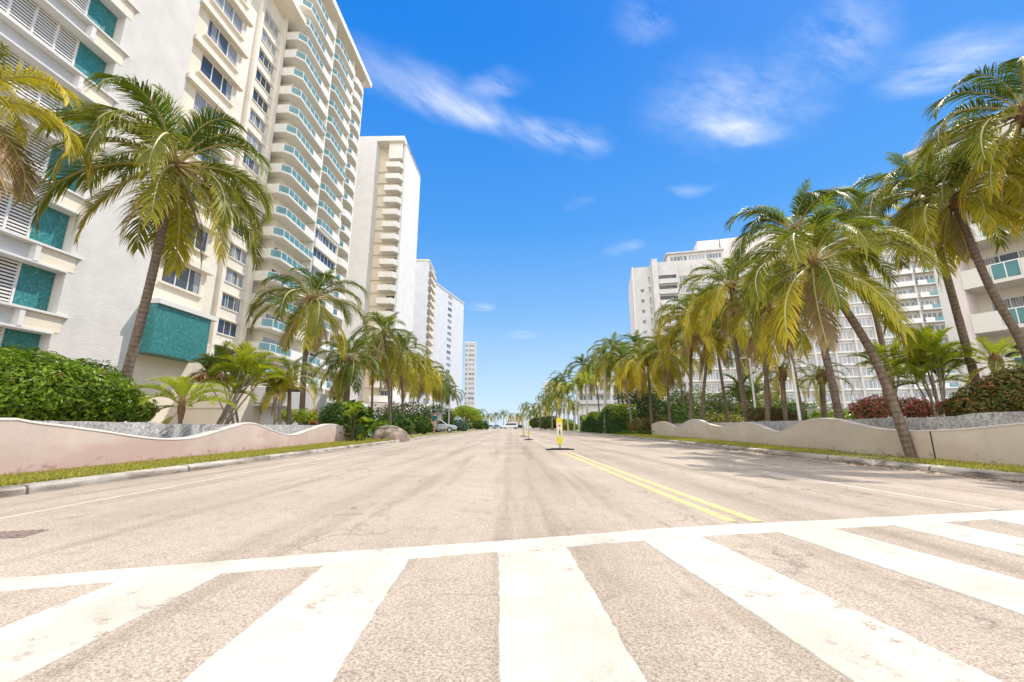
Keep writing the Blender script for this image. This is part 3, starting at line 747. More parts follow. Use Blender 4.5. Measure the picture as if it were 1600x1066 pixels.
# ---- left tower with glass balconies
def build_tower():
    al = math.atan(.026)
    t = thing('balcony_tower', 'tall ivory condominium tower with teal glass balconies and an overhanging roof, left of the street', 'building', (-29.4, 48, 0), R(90) - al)
    fh = 3.0; Z = [4.7 + fh * i for i in range(21)]         # parapet tops
    top = 67.3
    # body
    w = MB(); ops = []
    st = [(1.9, 7.4), (9.2, 14.9), (16.6, 20.3)]
    for k, (a, b) in enumerate(st):
        for i in range(21): ops.append((a, b, Z[i] - 1.0, Z[i] + 1.15))
    facade(w, 1.3, 20.7, 0, top, ops, 1.7, .2); shell(w, 1.3, 20.7, 1.7, 16, 0, top)
    obj('wall', w, M['cream_light'], t)
    for k, (a, b) in enumerate(st):
        for i in range(21): window(t, (a + b) / 2, 1.78, Z[i] - 1.0, b - a, 2.15, 4 if k < 2 else 3)
    # fins between the stacks
    f = MB()
    for x in (8.25, 15.75): f.box(x, x + .28, .2, 1.69, 0, top)
    f.box(20.4, 20.72, .3, 1.69, 0, top)
    obj('party_fin', f, M['ivory'], t)
    # balcony kinds
    def balcony(poly, solid_edges, glass_edges, h=1.05):
        s = MB(); s.prism(poly, -1.22, -1.0); n = len(poly)
        g_, r_ = MB(), MB()
        for e in solid_edges:
            a, b = Vector((*poly[e], 0)), Vector((*poly[(e + 1) % n], 0)); d = (b - a).normalized(); nn = Vector((-d.y, d.x, 0)) * .1
            q = [a, b, b + nn, a + nn]; s.prism([(p.x, p.y) for p in q], -1.0, .05)
        for e in glass_edges:
            a, b = Vector((*poly[e], 0)), Vector((*poly[(e + 1) % n], 0)); d = (b - a); L = d.length; d.normalize(); nn = Vector((-d.y, d.x, 0)) * .05
            k = max(1, round(L / 1.25))
            q = [a + d * .02, b - d * .02, b - d * .02 + nn * .4, a + d * .02 + nn * .4]
            g_.prism([(p.x, p.y) for p in q], -.93, -.06)
            q = [a - nn * .3, b - nn * .3, b + nn, a + nn]; r_.prism([(p.x, p.y) for p in q], -.05, .02); r_.prism([(p.x, p.y) for p in q], -.998, -.94)
            for i in range(k + 1):
                c = a + d * (L * i / k); r_.prism([((c + v).x, (c + v).y) for v in (-d * .035 - nn * .4, d * .035 - nn * .4, d * .035 + nn, -d * .035 + nn)], -.94, -.05)
        return s.mesh('balcony', [M['ivory']]), g_.mesh('glass_panel', [M['rail_glass']]), r_.mesh('railing', [M['white_metal']])
    A = balcony([(0, 3.1), (0, .95), (.85, 0), (5.4, 0), (8.2, 0), (8.2, 1.69), (1.29, 1.69), (1.29, 3.1)], [0, 3], [1, 2])
    A2 = balcony([(0, 3.1), (0, .95), (.85, 0), (8.2, 0), (8.2, 1.69), (1.29, 1.69), (1.29, 3.1)], [0], [1, 2])
    B = balcony([(8.6, 1.69), (8.6, .5), (9.5, -.15), (13.0, -.15), (15.7, -.15), (15.7, 1.69)], [0, 3], [1, 2])
    B2 = balcony([(8.6, 1.69), (8.6, .5), (9.5, -.15), (15.7, -.15), (15.7, 1.69)], [], [0, 1, 2])
    arc = [(16.1, 1.69), (16.1, .9), (16.5, .25), (17.2, -.1), (18.6, -.2), (19.8, .0), (20.4, .5), (20.65, 1.0)]
    Cc = balcony(arc + [(20.65, 1.69)], [3, 4, 5, 6], [0, 1, 2])
    C2 = balcony(arc + [(20.65, 1.69)], [1, 2, 3, 4, 5, 6], [0])
    rr = random.Random(5)
    for i in range(21):
        ks = [rr.choice((A, A, A, A2)), rr.choice((B, B, B2)), rr.choice((Cc, C2))]
        if i in (7, 8, 6): ks[1] = None
        for k in ks:
            if k is None: continue
            o = bpy.data.objects.new('balcony', k[0]); o.location = (0, 0, Z[i]); link(o, t)
            for nm, me in (('glass_panel', k[1]), ('railing', k[2])):
                q = bpy.data.objects.new(nm, me); link(q, o)
    for i in (6, 7, 8):
        m2 = MB(); m2.box(8.6, 15.7, .0, 1.69, Z[i] - 1.25, Z[i] - .25); m2.box(8.6, 15.7, .0, 1.69, Z[i] + 1.35, Z[i] + 1.74); obj('enclosed_bay', m2, M['ivory'], t)
        window(t, 12.15, .35, Z[i] - .25, 6.9, 1.6, 6)
    # roof with deep overhang
    mb = MB(); mb.box(-1.0, 22.0, -.62, 17, top, top + .9); mb.box(2, 19, 3, 14, top + .9, top + 3.2); obj('roof', mb, M['cream_light'], t)
    mb = MB(); mb.box(-1.06, 22.06, -.70, -.622, top - .12, top + 1.0); obj('roof_fascia', mb, M['white'], t)
    # window wing toward the camera, set back from the street
    wz = 57.5; w = MB(); ops = []; lev = [z + .25 for z in Z if z + 2 < wz]
    for z in lev: ops.append((-4.15, -1.1, z, z + 1.6))
    facade(w, -10, -.02, 0, wz, ops, 2.95, .2); shell(w, -10, -.02, 2.95, 15, 0, wz)
    obj('wing_wall', w, M['cream_light'], t)
    sl = MB()
    for z in lev:
        window(t, -2.62, 3.05, z, 3.05, 1.6, 3)
        sl.box(-4.4, -.9, 2.80, 2.948, z + 1.62, z + 1.78); sl.box(-4.4, -.9, 2.84, 2.947, z - .13, z - .01)
    obj('window_hood', sl, M['cream_light'], t)
    mb = MB(); mb.box(-.62, -.06, 2.55, 2.949, 0, wz); mb.box(-5.2, -4.75, 2.55, 2.949, 0, wz); obj('pilaster', mb, M['cream_light'], t)
    mb = MB(); mb.box(-11, 1.25, .35, 14.5, wz, wz + .8); obj('wing_roof', mb, M['cream_light'], t)
    # entrance canopy and dark lobby
    mb = MB(); mb.box(3.0, 19.5, -5.4, 1.2, 3.85, 4.35); obj('entrance_canopy', mb, M['white'], t)
    mb = MB()
    for x in (3.6, 8.6, 13.6, 18.6): mb.box(x, x + .45, -5.0, -4.55, 0, 3.848)
    obj('canopy_column', mb, M['ivory'], t)
    mb = MB(); mb.box(2.2, 19.8, 1.55, 1.69, .2, 3.2); obj('lobby_glass', mb, M['dark_door'], t)
build_tower()

# ---- low parking podium in front of the tower
def build_podium():
    a = at(300, 640, 24); b = at(358, 640, 24.5)
    t = thing('parking_podium', 'low beige parking podium with a parapet and open dark bays beneath the left tower', 'building', (a.x - 3, 26.0, 0), 0)
    ox = t.location.x
    x1 = at(357, 640, 26).x - ox
    mb = MB(); mb.box(-6, x1, 0, 7, 0, 1.9); mb.box(x1 - .001 + .002, x1 + .7, -.15, 7, 0, 3.55)
    mb.box(-6, x1, -.1, .25, 1.9, 3.5); obj('ramp_wall', mb, M['beige'], t)
    x2 = at(448, 640, 28).x - ox
    mb = MB(); mb.box(x1 + .702, x2, 1.2, 8, 2.1, 3.35); mb.box(x1 + .702, x2, 2.2, 8, 0, 2.098)
    obj('deck_wall', mb, M['pale_gray'], t)
    mb = MB(); mb.tube([(x1 + .8, 1.12, 2.3), (x2 - .2, 1.12, 2.22)], .05); obj('pipe', mb, M['gray_metal'], t)
    mb = MB(); mb.box(x1 + 1.5, x1 + 4, 1.13, 1.18, 3.0, 3.33); obj('dark_slot', mb, M['black'], t)
build_podium()

# ---- second left tower with recessed corner balconies
def build_second_tower():
    p = at(632, 212, 82)
    t = thing('white_slab_tower', 'plain white slab tower with a column of small corner balconies, behind the glass balcony tower', 'building', (p.x, 82, 0), R(-1.5))
    H = p.z; fh = 2.92
    w = MB(); w.box(-24, -6.2, 0, 15, 0, H); obj('front_wall', w, M['white'], t)
    w = MB(); w.box(-6.198, -.5, 2.6, 14.9, 0, H - 1.2); obj('recess_wall', w, M['cream'], t)
    w = MB(); w.box(-.5, .0, 1.6, 15, 0, H); obj('side_wall', w, M['white'], t)
    w = MB(); w.box(-6.198, .0, .05, 15, H - 1.198, H + .002); w.box(-3.6, -.55, .8, 2.59, H - 5.2, H - 1.2); obj('roof', w, M['ivory'], t)
    led = MB(); nfl = int((H - 8) / fh)
    for i in range(nfl):
        z = H - 7.5 - i * fh
        if z < 4: break
        led = MB(); led.box(-6.19, -3.95, 2.3, 2.598, z - .1, z + .15); obj('ledge', led, M['cream_light'], t)
        b = MB(); b.prism([(-3.9, 2.59), (-3.9, .15), (-.85, .15), (-.1, 1.2), (-.1, 1.59), (-.52, 2.59)], z - .25, z)
        b.box(-3.9, -.85, .15, .27, z, z + 1.0); b.prism([(-.85, .15), (-.1, 1.2), (-.2, 1.28), (-.95, .27)], z, z + 1.0)
        obj('balcony', b, M['ivory'], t)
        window(t, -1.75, 2.5, z + .75, 1.9, 1.45, 2)
    mb = MB(); mb.tube([(-15, 5, H), (-15, 5, H + 2)], .12, 6); mb.box(-15.9, -14.1, 4.9, 5.1, H + 1.9, H + 2.1); obj('antenna', mb, M['white_metal'], t)
    mb = MB(); mb.box(-9, 4.5, -4, 12, 0, 5.2); obj('base_block', mb, M['pinkish'], t)
build_second_tower()

def street_tower(name, label, p, rz, length, depth, H, cols, fh, mats, winh=1.7, group=None, balc=None, n=2):
    t = thing(name, label, 'building', (p.x, p.y, 0), rz, group)
    nf = int((H - 6) / fh); ops = []
    zs = [H - 2.6 - fh * i for i in range(nf)]
    for (a, b) in cols:
        for z in zs: ops.append((a, b, z, z + winh))
    w = MB(); facade(w, 0, length, 0, H, ops, 0, .5); shell(w, 0, length, 0, depth, 0, H); obj('wall', w, mats[0], t)
    for (a, b) in cols:
        for z in zs: window(t, (a + b) / 2, .3, z, b - a, winh, n, bar=.12)
    if balc:
        for z in zs:
            b = MB()
            for (a, c) in balc: b.box(a, c, -1.1, -.01, z - 1.0, z - .75); b.box(a, c, -1.1, -1.0, z - .75, z + .1)
            obj('balcony', b, mats[1], t)
    mb = MB(); mb.box(-.3, length + .3, -.3, depth + .3, H, H + .6); obj('roof', mb, mats[1], t)
    return t
def build_far_left():
    p = at(670, 408, 146)
    street_tower('gray_balcony_tower', 'pale gray tower with one stack of dark balcony openings, third down the left side', p, R(91), 13, 9, p.z, [(1.5, 11.5)], 3.0, (M['pale_blue_gray'], M['beige']), 1.9, None, [(1.2, 11.8)], 3)
    p = at(682, 444, 176)
    street_tower('white_strip_tower', 'long white tower with one narrow strip of dark windows, fourth down the left side', p, R(74), 32, 26, p.z, [(13.0, 17.5)], 3.0, (M['pale_blue_gray'], M['pale_gray']), 1.7)
    p = at(727, 536, 246)
    t = street_tower('gridded_window_tower', 'distant white apartment tower with rows of gray windows facing the street, farthest on the left', p, R(4), 6.5, 16, p.z, [(.3, 1.6), (2.2, 6.0)], 2.9, (M['pale_gray'], M['white']), 1.5)
    p = at(850, 600, 210)
    street_tower('distant_slab_block', 'distant pale slab block rising over the treetops right of the street end', at(849, 598, 210), R(-4), 9, 10, at(849, 598, 210).z, [(.8, 3.8), (4.6, 8.2)], 3.0, (M['pale_blue_gray'], M['white']), 1.5)
    p = at(900, 597, 118)
    street_tower('low_white_hotel', 'low white building with stacked window bands behind the thin white palms on the right', p, R(-14), 15, 10, p.z, [(.6, 4.6), (5.2, 9.4), (10, 14.3)], 2.8, (M['white'], M['pale_gray']), 1.5, None, [(.4, 9.6)], 3)
    p = at(794, 668, 205)
    t = thing('gabled_house', 'small white gabled house at the far end of the street', 'house', (p.x, p.y, 0), R(5))
    mb = MB(); mb.box(0, 8, 0, 8, 0, 3.6); obj('wall', mb, M['white'], t)
    mb = MB(); mb.poly([(-.5, -.4, 3.6), (8.5, -.4, 3.6), (4, -.4, 6.4)]); mb.poly([(-.5, 8.4, 3.6), (4, 8.4, 6.4), (8.5, 8.4, 3.6)])
    mb.poly([(-.5, -.4, 3.6), (4, -.4, 6.4), (4, 8.4, 6.4), (-.5, 8.4, 3.6)]); mb.poly([(8.5, -.4, 3.6), (8.5, 8.4, 3.6), (4, 8.4, 6.4), (4, -.4, 6.4)])
    obj('roof', mb, M['pale_gray'], t); window(t, 4, -.06, 1.2, 4, 1.5, 3)
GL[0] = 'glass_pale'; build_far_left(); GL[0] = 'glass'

# ---- long curved building on the right
def build_curved():
    p0 = at(989, 419, 109)
    t = thing('curved_terrace_building', 'long curved white apartment building with rows of windows and terraces behind the right palms', 'building', (p0.x, p0.y, 0), 0)
    H = p0.z; fh = 2.98
    segs = []
    pos = Vector((0, 0)); hd = R(-13)
    for ln, turn in ((24, R(-4)), (30, R(-7)), (30, R(-9)), (22, 0)):
        segs.append((pos.copy(), hd, ln)); pos = pos + Vector((math.cos(hd), math.sin(hd))) * ln; hd += turn
    def xf(k):
        p, h, ln = segs[k]; return Matrix.Translation((p.x, p.y, 0)) @ Matrix.Rotation(h, 4, 'Z')
    def put(name, mb, mat, k, parent=t):
        o = obj(name, mb, mat, parent); o.matrix_local = xf(k); return o
    def win(k, x, y, z, w, h, n):
        p, hh, ln = segs[k]; q = xf(k) @ Vector((x, y, z)); return window(t, q.x, q.y, q.z, w, h, n, hh, bar=.09)
    # seg 0: end block with small openings, balcony stack, window bays
    zs = [H - 4.6 - fh * i for i in range(14)]
    w = MB(); ops = [(1.6, 2.6, z + .2, z + 1.2) for z in zs[1:]] + [(3.9, 4.35, z - .2, z + 1.6) for z in zs]
    facade(w, 0, 4.9, 0, H - .0, ops, 0, .4); shell(w, 0, 4.9, 0, 20, 0, H); put('end_block', w, M['pale_gray'], 0)
    for z in zs[1:]: win(0, 2.1, .3, z + .2, 1.0, 1.0, 1)
    mb = MB(); mb.box(-.35, -.002, -.2, 20, 0, H + .2); put('end_wall', mb, M['pinkish'], 0)
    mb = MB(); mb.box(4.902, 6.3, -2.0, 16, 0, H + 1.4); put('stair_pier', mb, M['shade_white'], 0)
    w = MB(); ops = [(6.5, 11.1, z - .9, z + 1.35) for z in zs]
    facade(w, 6.302, 11.5, 0, H + .6, ops, -1.2, 1.6); put('recess_wall', w, M['pale_gray'], 0)
    for z in zs:
        b = MB(); b.box(6.4, 11.3, -2.0, -1.21, z - 1.25, z - 1.0); b.box(6.4, 11.3, -2.0, -1.88, z - 1.0, z + .05); put('balcony', b, M['pale_gray'], 0)
    for z in zs[:8]: win(0, 8.8, .2, z - .9, 4.4, 2.2, 4)
    stuff_f, stuff_p = MB(), MB()
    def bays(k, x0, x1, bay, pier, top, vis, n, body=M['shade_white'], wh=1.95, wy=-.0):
        nb = max(1, int((x1 - x0) / bay)); bw = (x1 - x0) / nb; ops = []
        for i in range(nb):
            for z in zs: ops.append((x0 + i * bw + pier, x0 + (i + 1) * bw - pier, z - .75, z - .75 + wh))
        w = MB(); facade(w, x0, x1, 0, top, ops, 0, .35); shell(w, x0, x1, 0, 14, 0, top); put('wall', w, body, k)
        pl = MB()
        for i in range(nb + 1): pl.box(x0 + i * bw - .22, x0 + i * bw + .22, -.55, -.002, 0, top - 1.5)
        put('pilaster', pl, M['shade_white'], k)
        for z in zs:
            sl = MB(); sl.box(x0 + .24, x1 - .24, -.42, -.002, z - 1.12, z - .88); put('floor_band', sl, M['white'], k)
        for i in range(nb):
            for f, z in enumerate(zs):
                cx = x0 + (i + .5) * bw
                if vis(i, f): win(k, cx, .2, z - .75, bw - 2 * pier, wh, n)
                else:
                    fm, pm = window_mesh(bw - 2 * pier, wh, n, .09)
                    X = xf(k) @ Matrix.Translation((cx, .2, z - .75))
                    for src, dst in ((fm, stuff_f), (pm, stuff_p)):
                        q = MB(); q.v = [tuple(v.co) for v in src.vertices]; q.t = [0] * len(q.v); q.f = [tuple(p.vertices) for p in src.polygons]; q.m = [0] * len(q.f); dst.add(q, X)
    bays(0, 11.502, 24, 4.1, .45, H + 1.0, lambda i, f: f < 4, 5)
    bays(1, 0, 30, 4.2, .45, H + 1.0, lambda i, f: f < 1 and i < 4, 4)
    bays(2, 0, 13, 4.2, .4, H + 1.0, lambda i, f: i > 0 and f > 0, 4)
    # a stack of shallow balconies on the second bay of the turning part
    for z in zs:
        b = MB(); b.box(4.6, 8.4, -1.5, -.56, z - 1.25, z - 1.03); b.box(4.6, 8.4, -1.5, -1.38, z - 1.03, z - .1); put('balcony', b, M['white'], 2)
        b = MB(); b.box(9.0, 12.7, -1.3, -.56, z - 1.25, z - 1.03); b.box(9.0, 10.6, -1.3, -1.18, z - 1.03, z - .1); o = put('balcony', b, M['white'], 2)
        q = MB(); q.box(10.65, 12.65, -1.27, -1.24, z - 1.0, z - .12); obj('glass_panel', q, M['rail_glass'], o)
    # balcony stacks toward the near end
    w = MB(); ops = [(13.4, 22.2, z - .95, z + 1.4) for z in zs]
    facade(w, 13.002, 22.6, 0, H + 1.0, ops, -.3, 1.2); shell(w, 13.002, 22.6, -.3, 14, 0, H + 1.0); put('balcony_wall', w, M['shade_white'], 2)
    for z in zs:
        b = MB(); pts = [(13.2, -.32)] + [(13.2 + 9.2 * s, -.9 - .9 * math.sin(math.pi * s)) for s in (0, .15, .3, .45, .6, .75, .9, 1)] + [(22.4, -.32)]
        b.prism(pts, z - 1.25, z - 1.02)
        for a, c in zip(pts[1:-1], pts[2:-1]): b.prism([a, c, (c[0], c[1] + .12), (a[0], a[1] + .12)], z - 1.02, z - (.55 if a[0] < 17 else .05))
        put('balcony', b, M['white'], 2)
        g_ = MB()
        for a, c in zip(pts[1:5], pts[2:5]): g_.prism([(a[0], a[1] + .03), (c[0], c[1] + .03), (c[0], c[1] + .07), (a[0], a[1] + .07)], z - .55, z + .05)
        put('railing', g_, M['rail_glass'], 2)
    for z in zs: win(2, 17.8, .7, z - .95, 8.7, 2.3, 6)
    w = MB(); w.box(22.602, 30, 0, 14, 0, H + 1.0); put('end_wall', w, M['ivory'], 2)
    w = MB(); w.box(0, 22, .4, 14, 0, H - 2); put('rear_wing', w, M['ivory'], 3)
    obj_s = obj('window', stuff_f, M['white_metal'], t); obj_s['kind'] = 'stuff'
    o2 = obj('pane', stuff_p, M['glass_pale'], obj_s)
    # penthouse and plant room
    w = MB(); ops = [(10.3, 14.8, H + 1.3, H + 3.0), (15.1, 19.4, H + 1.3, H + 3.0), (19.7, 23.6, H + 1.3, H + 3.0)]
    facade(w, 9.6, 24, H + 1.0, H + 3.7, ops, 1.6, .3); shell(w, 9.6, 24, 1.6, 10, H + 1.0, H + 3.7); put('penthouse', w, M['shade_white'], 0)
    for a, b, c, d in ops: win(0, (a + b) / 2, 1.8, c, b - a, d - c, 5)
    mb = MB(); mb.box(9.2, 24.3, 1.0, 10.4, H + 3.702, H + 4.1); put('roof', mb, M['pale_gray'], 0)
    mb = MB(); mb.box(18.3, 24, 4, 9, H + 4.102, H + 8.0); put('plant_room', mb, M['pinkish'], 0)
    mb = MB(); mb.box(0, 24, 4, 9, H + 1.0, H + 8.0); put('plant_room', mb, M['pinkish'], 1)
    mb = MB(); mb.box(4, 21, 1.5, 9, H + 1.002, H + 4.2); put('penthouse', mb, M['ivory'], 2)
    # bright ground floor in front of the near part
    mb = MB(); mb.box(-2, 20, -9, -1.5, 0, 5.0); put('podium_block', mb, M['white'], 2)
    for x in (1.5, 6.5, 11.5, 16.5): win(2, x, -9.05, 1.2, 3.2, 2.6, 3)
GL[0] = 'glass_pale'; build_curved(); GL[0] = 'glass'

# ---- nearest right building
def build_near_right():
    pc = at(1500, 470, 26)
    rz = R(-62)
    t = thing('cream_balcony_block', 'nearest cream apartment block on the right with deep balconies and teal glass rails', 'building', (pc.x, 26, 0), rz)
    top = at(1446, 246, 26).z; fh = 2.9
    # x runs toward the camera, y into the building
    mb = MB(); mb.box(-.62, .0, -1.2, 12, 0, top); obj('pier', mb, M['white'], t)
    mb = MB(); mb.box(.002, .5, -.85, 12, 0, top); obj('pier_return', mb, M['pinkish'], t)
    zb = at(1568, 429, 23).z
    zs = [zb + fh * i for i in range(-2, 5) if zb + fh * i < top - 1]
    w = MB(); ops = []
    for z in zs: ops += [(1.0, 3.5, z + .02, z + 2.1), (4.2, 8.4, z + .02, z + 2.2), (9.4, 13.5, z + .02, z + 2.2)]
    facade(w, .502, 16, 0, top, ops, 1.3, .2); shell(w, .502, 16, 1.3, 12, 0, top); obj('wall', w, M['cream_light'], t)
    for z in zs:
        window(t, 2.25, 1.38, z + .02, 2.5, 2.08, 3); window(t, 6.3, 1.38, z + .02, 4.2, 2.18, 3); window(t, 11.45, 1.38, z + .02, 4.1, 2.18, 3)
        b = MB(); b.box(.504, 16, -.9, 1.298, z - .22, z); b.box(.504, 1.75, -.9, -.78, z, z + 1.0); b.box(3.0, 8.6, -.9, -.78, z, z + 1.0); b.box(11.5, 16, -.9, -.78, z, z + 1.0)
        o = obj('balcony', b, M['ivory'], t)
        for xa, xb in ((1.8, 2.95), (8.65, 11.45)): q = MB(); q.box(xa, xb, -.87, -.84, z + .06, z + .95); obj('glass_panel', q, M['rail_glass'], o)
        for x0, x1 in ((1.75, 3.0), (8.6, 11.5)):
            q = MB(); q.box(x0, x1, -.9, -.82, z + .95, z + 1.02)
            for k in range(3): xx = x0 + .03 + (x1 - x0 - .1) * k / 2; q.box(xx, xx + .05, -.895, -.825, z, z + .951)
            obj('railing', q, M['white_metal'], o)
    mb = MB(); mb.box(-.8, 16.2, -1.4, 12.2, top, top + .25); obj('roof', mb, M['white'], t)
    a = at(1452, 200, 26.6)
    mb = MB(); mb.tube([(.3, 1.5, top), (.3, 1.5, top + 2.4)], [.05, .02], 6); obj('antenna', mb, M['white_metal'], t)
build_near_right()

# ------------------------------------------------------------------ palms
UP = Vector((0, 0, 1))
def frond_geo(elev, bend, seed, nl=46, hang=.75, llen=.25, width=.0105, bare=.16, vee=.12, seglen=3, side=0.0, curlp=1.5):
    """one palm frond of unit length starting at the origin and heading +X"""
    r = random.Random(seed); mb = MB(); n = 20
    pts = [Vector((0, 0, 0))]; tans = []; yaw = 0.0
    tw = r.uniform(-.25, .25) + side
    for i in range(n):
        s = i / n; e = R(elev) - R(bend) * (s ** curlp) * 1.25
        yaw = tw * s * s
        d = Vector((math.cos(e) * math.cos(yaw), math.cos(e) * math.sin(yaw), math.sin(e))); tans.append(d)
        pts.append(pts[-1] + d / n)
    tans.append(tans[-1])
    mb.tube(pts, [.013 * (1 - i / (n + 1)) ** .8 + .0015 for i in range(n + 1)], 4, 1, False, [.35 + .5 * i / n for i in range(n + 1)])
    for sd in (-1, 1):
        for k in range(nl):
            s = bare + (1 - bare) * (k + r.uniform(-.3, .3)) / (nl - 1); s = min(max(s, bare), .995)
            if r.random() < .07: continue
            u = s * n; i = min(int(u), n - 1); p = pts[i].lerp(pts[i + 1], u - i); T = tans[i]
            B = T.cross(UP)
            if B.length < .05: B = Vector((0, -1, 0))
            B.normalize(); Nn = B.cross(T).normalized()
            ss = (s - bare) / (1 - bare)
            L = llen * (min(1, .45 + ss * 2.2) * (1 - .60 * max(0, ss - .55) / .45)) * r.uniform(.85, 1.12)
            fw = R(48 - 18 * ss + r.uniform(-7, 7)) if ss < .9 else R(28)
            d = (B * sd * math.sin(fw) + T * math.cos(fw) + Nn * vee * (1 - ss * .6)).normalized()
            W = width * (1.0 if ss < .85 else .75) * r.uniform(.8, 1.15)
            q = p.copy(); prev = None; h = hang * r.uniform(.45, 1.5)
            for j in range(seglen + 1):
                t = j / seglen
                wv = (T - d * T.dot(d))
                if wv.length < .05: wv = Nn
                wv.normalize(); ww = W * (1 - .86 * t ** 2.2) * (.6 if j == 0 else 1)
                a = mb.vert(q - wv * ww, .15 + .85 * t * (.55 + .45 * s)); b = mb.vert(q + wv * ww, .15 + .85 * t * (.55 + .45 * s))
                if prev: mb.face((prev[0], prev[1], b, a))
                prev = (a, b)
                q = q + d * (L / seglen)
                d = (d + Vector((0, 0, -1)) * h * (.35 + .55 * t)).normalized()
    return mb
BINS = [(80, 40), (66, 90), (48, 102), (31, 104), (13, 94), (-8, 76), (-35, 46), (-64, 18)]
_fg = {}
def fgeo(kind, b, v):
    k = (kind, b, v)
    if k not in _fg:
        el, be = BINS[b]; sd = hash((b, v)) % 9973 + b * 31 + v
        if kind == 'near': _fg[k] = frond_geo(el, be, b * 17 + v * 5 + 1, 74, .88 + .03 * b, .29, .0058, side=(.35 if v else -.3))
        elif kind == 'mid': _fg[k] = frond_geo(el, be, b * 19 + v * 7 + 2, 50, .88 + .03 * b, .29, .0084, side=(.3 if v else -.3))
        elif kind == 'far': _fg[k] = frond_geo(el, be, b * 23 + v * 3 + 3, 22, .75 + .06 * b, .28, .02, seglen=2)
        elif kind == 'areca': _fg[k] = frond_geo(min(el + 14, 86), be * .62, b * 29 + v * 11 + 4, 30, .28, .30, .014, .22, .55)
        elif kind == 'date': _fg[k] = frond_geo(el, be * 1.15, b * 31 + v * 13 + 5, 40, .2, .17, .007, .1, .5)
    return _fg[k]
_fm = {}
def fmesh(kind, b, v, mat):
    k = (kind, b, v, mat)
    if k not in _fm: _fm[k] = fgeo(kind, b, v).mesh('frond', [M[mat], M['petiole']], False, True)
    return _fm[k]
PAL = {'lush': ['frond_young', 'frond_young', 'frond_green', 'frond_green', 'frond_green', 'frond_olive', 'frond_olive', 'frond_dry'],
       'olive': ['frond_young', 'frond_green', 'frond_green', 'frond_olive', 'frond_olive', 'frond_olive', 'frond_yellow', 'frond_dry'],
       'golden': ['frond_young', 'frond_green', 'frond_olive', 'frond_olive', 'frond_yellow', 'frond_yellow', 'frond_yellow', 'frond_dry'],
       'dark': ['frond_green', 'frond_green', 'areca_dark', 'areca_dark', 'areca_dark', 'frond_green', 'frond_olive', 'frond_yellow'],
       'straw': ['frond_olive', 'frond_olive', 'frond_yellow', 'frond_yellow', 'frond_yellow', 'frond_dry', 'frond_dry', 'frond_dry'],
       'bright': ['areca', 'areca', 'areca', 'areca', 'areca', 'frond_olive', 'frond_yellow', 'frond_yellow']}
def crown_plan(nf, seed, dead=1, low=.98):
    r = random.Random(seed); out = []
    for i in range(nf):
        a = (i + .5) / nf
        b = min(7, int(a ** .92 * 7 * low + r.uniform(-.3, .3)))
        if b < 0: b = 0
        out.append((b, i % 2, R(i * 137.5 + r.uniform(-16, 16)), r.uniform(.88, 1.08) * ((.52, .70, .86, .95)[b] if b < 4 else 1)))
    for k in range(dead): out.append((7, k % 2, r.uniform(0, 6.28), r.uniform(.7, .9)))
    return out
def trunk_mb(pts, r0, r1, near=True, sides=10):
    P = [Vector(p) for p in pts]; mb = MB()
    # smooth curve through the points
    C = []; m = 6
    for i in range(len(P) - 1):
        p0, p1, p2, p3 = P[max(i - 1, 0)], P[i], P[i + 1], P[min(i + 2, len(P) - 1)]
        for k in range(m):
            u = k / m; C.append(.5 * ((2 * p1) + (p2 - p0) * u + (2 * p0 - 5 * p1 + 4 * p2 - p3) * u * u + (3 * p1 - p0 - 3 * p2 + p3) * u ** 3))
    C.append(P[-1])
    r0 *= .72; r1 *= .78
    L = [0]
    for a, b in zip(C, C[1:]): L.append(L[-1] + (b - a).length)
    step = .042 if near else .3; n = max(8, min(220, int(L[-1] / step))); Q, Rr, T = [], [], []
    rr = random.Random(int(L[-1] * 1000)); i = 0
    for k in range(n + 1):
        s = L[-1] * k / n
        while i < len(L) - 2 and L[i + 1] < s: i += 1
        u = (s - L[i]) / max(1e-6, L[i + 1] - L[i]); Q.append(C[i].lerp(C[i + 1], u))
        t = s / L[-1]; r = r0 + (r1 - r0) * min(1, t * 1.15) + r0 * .4 * max(0, 1 - s / .5) ** 2
        ph = k % 3
        Rr.append(r * (1 + ((.03, .0, -.03)[ph] if near else 0) + rr.uniform(-.02, .02))); T.append((0, .1, .5)[ph] * rr.uniform(.6, 1.5) if near else rr.random() * .4)
    mb.tube(Q, Rr, sides, 0, True, T); return mb
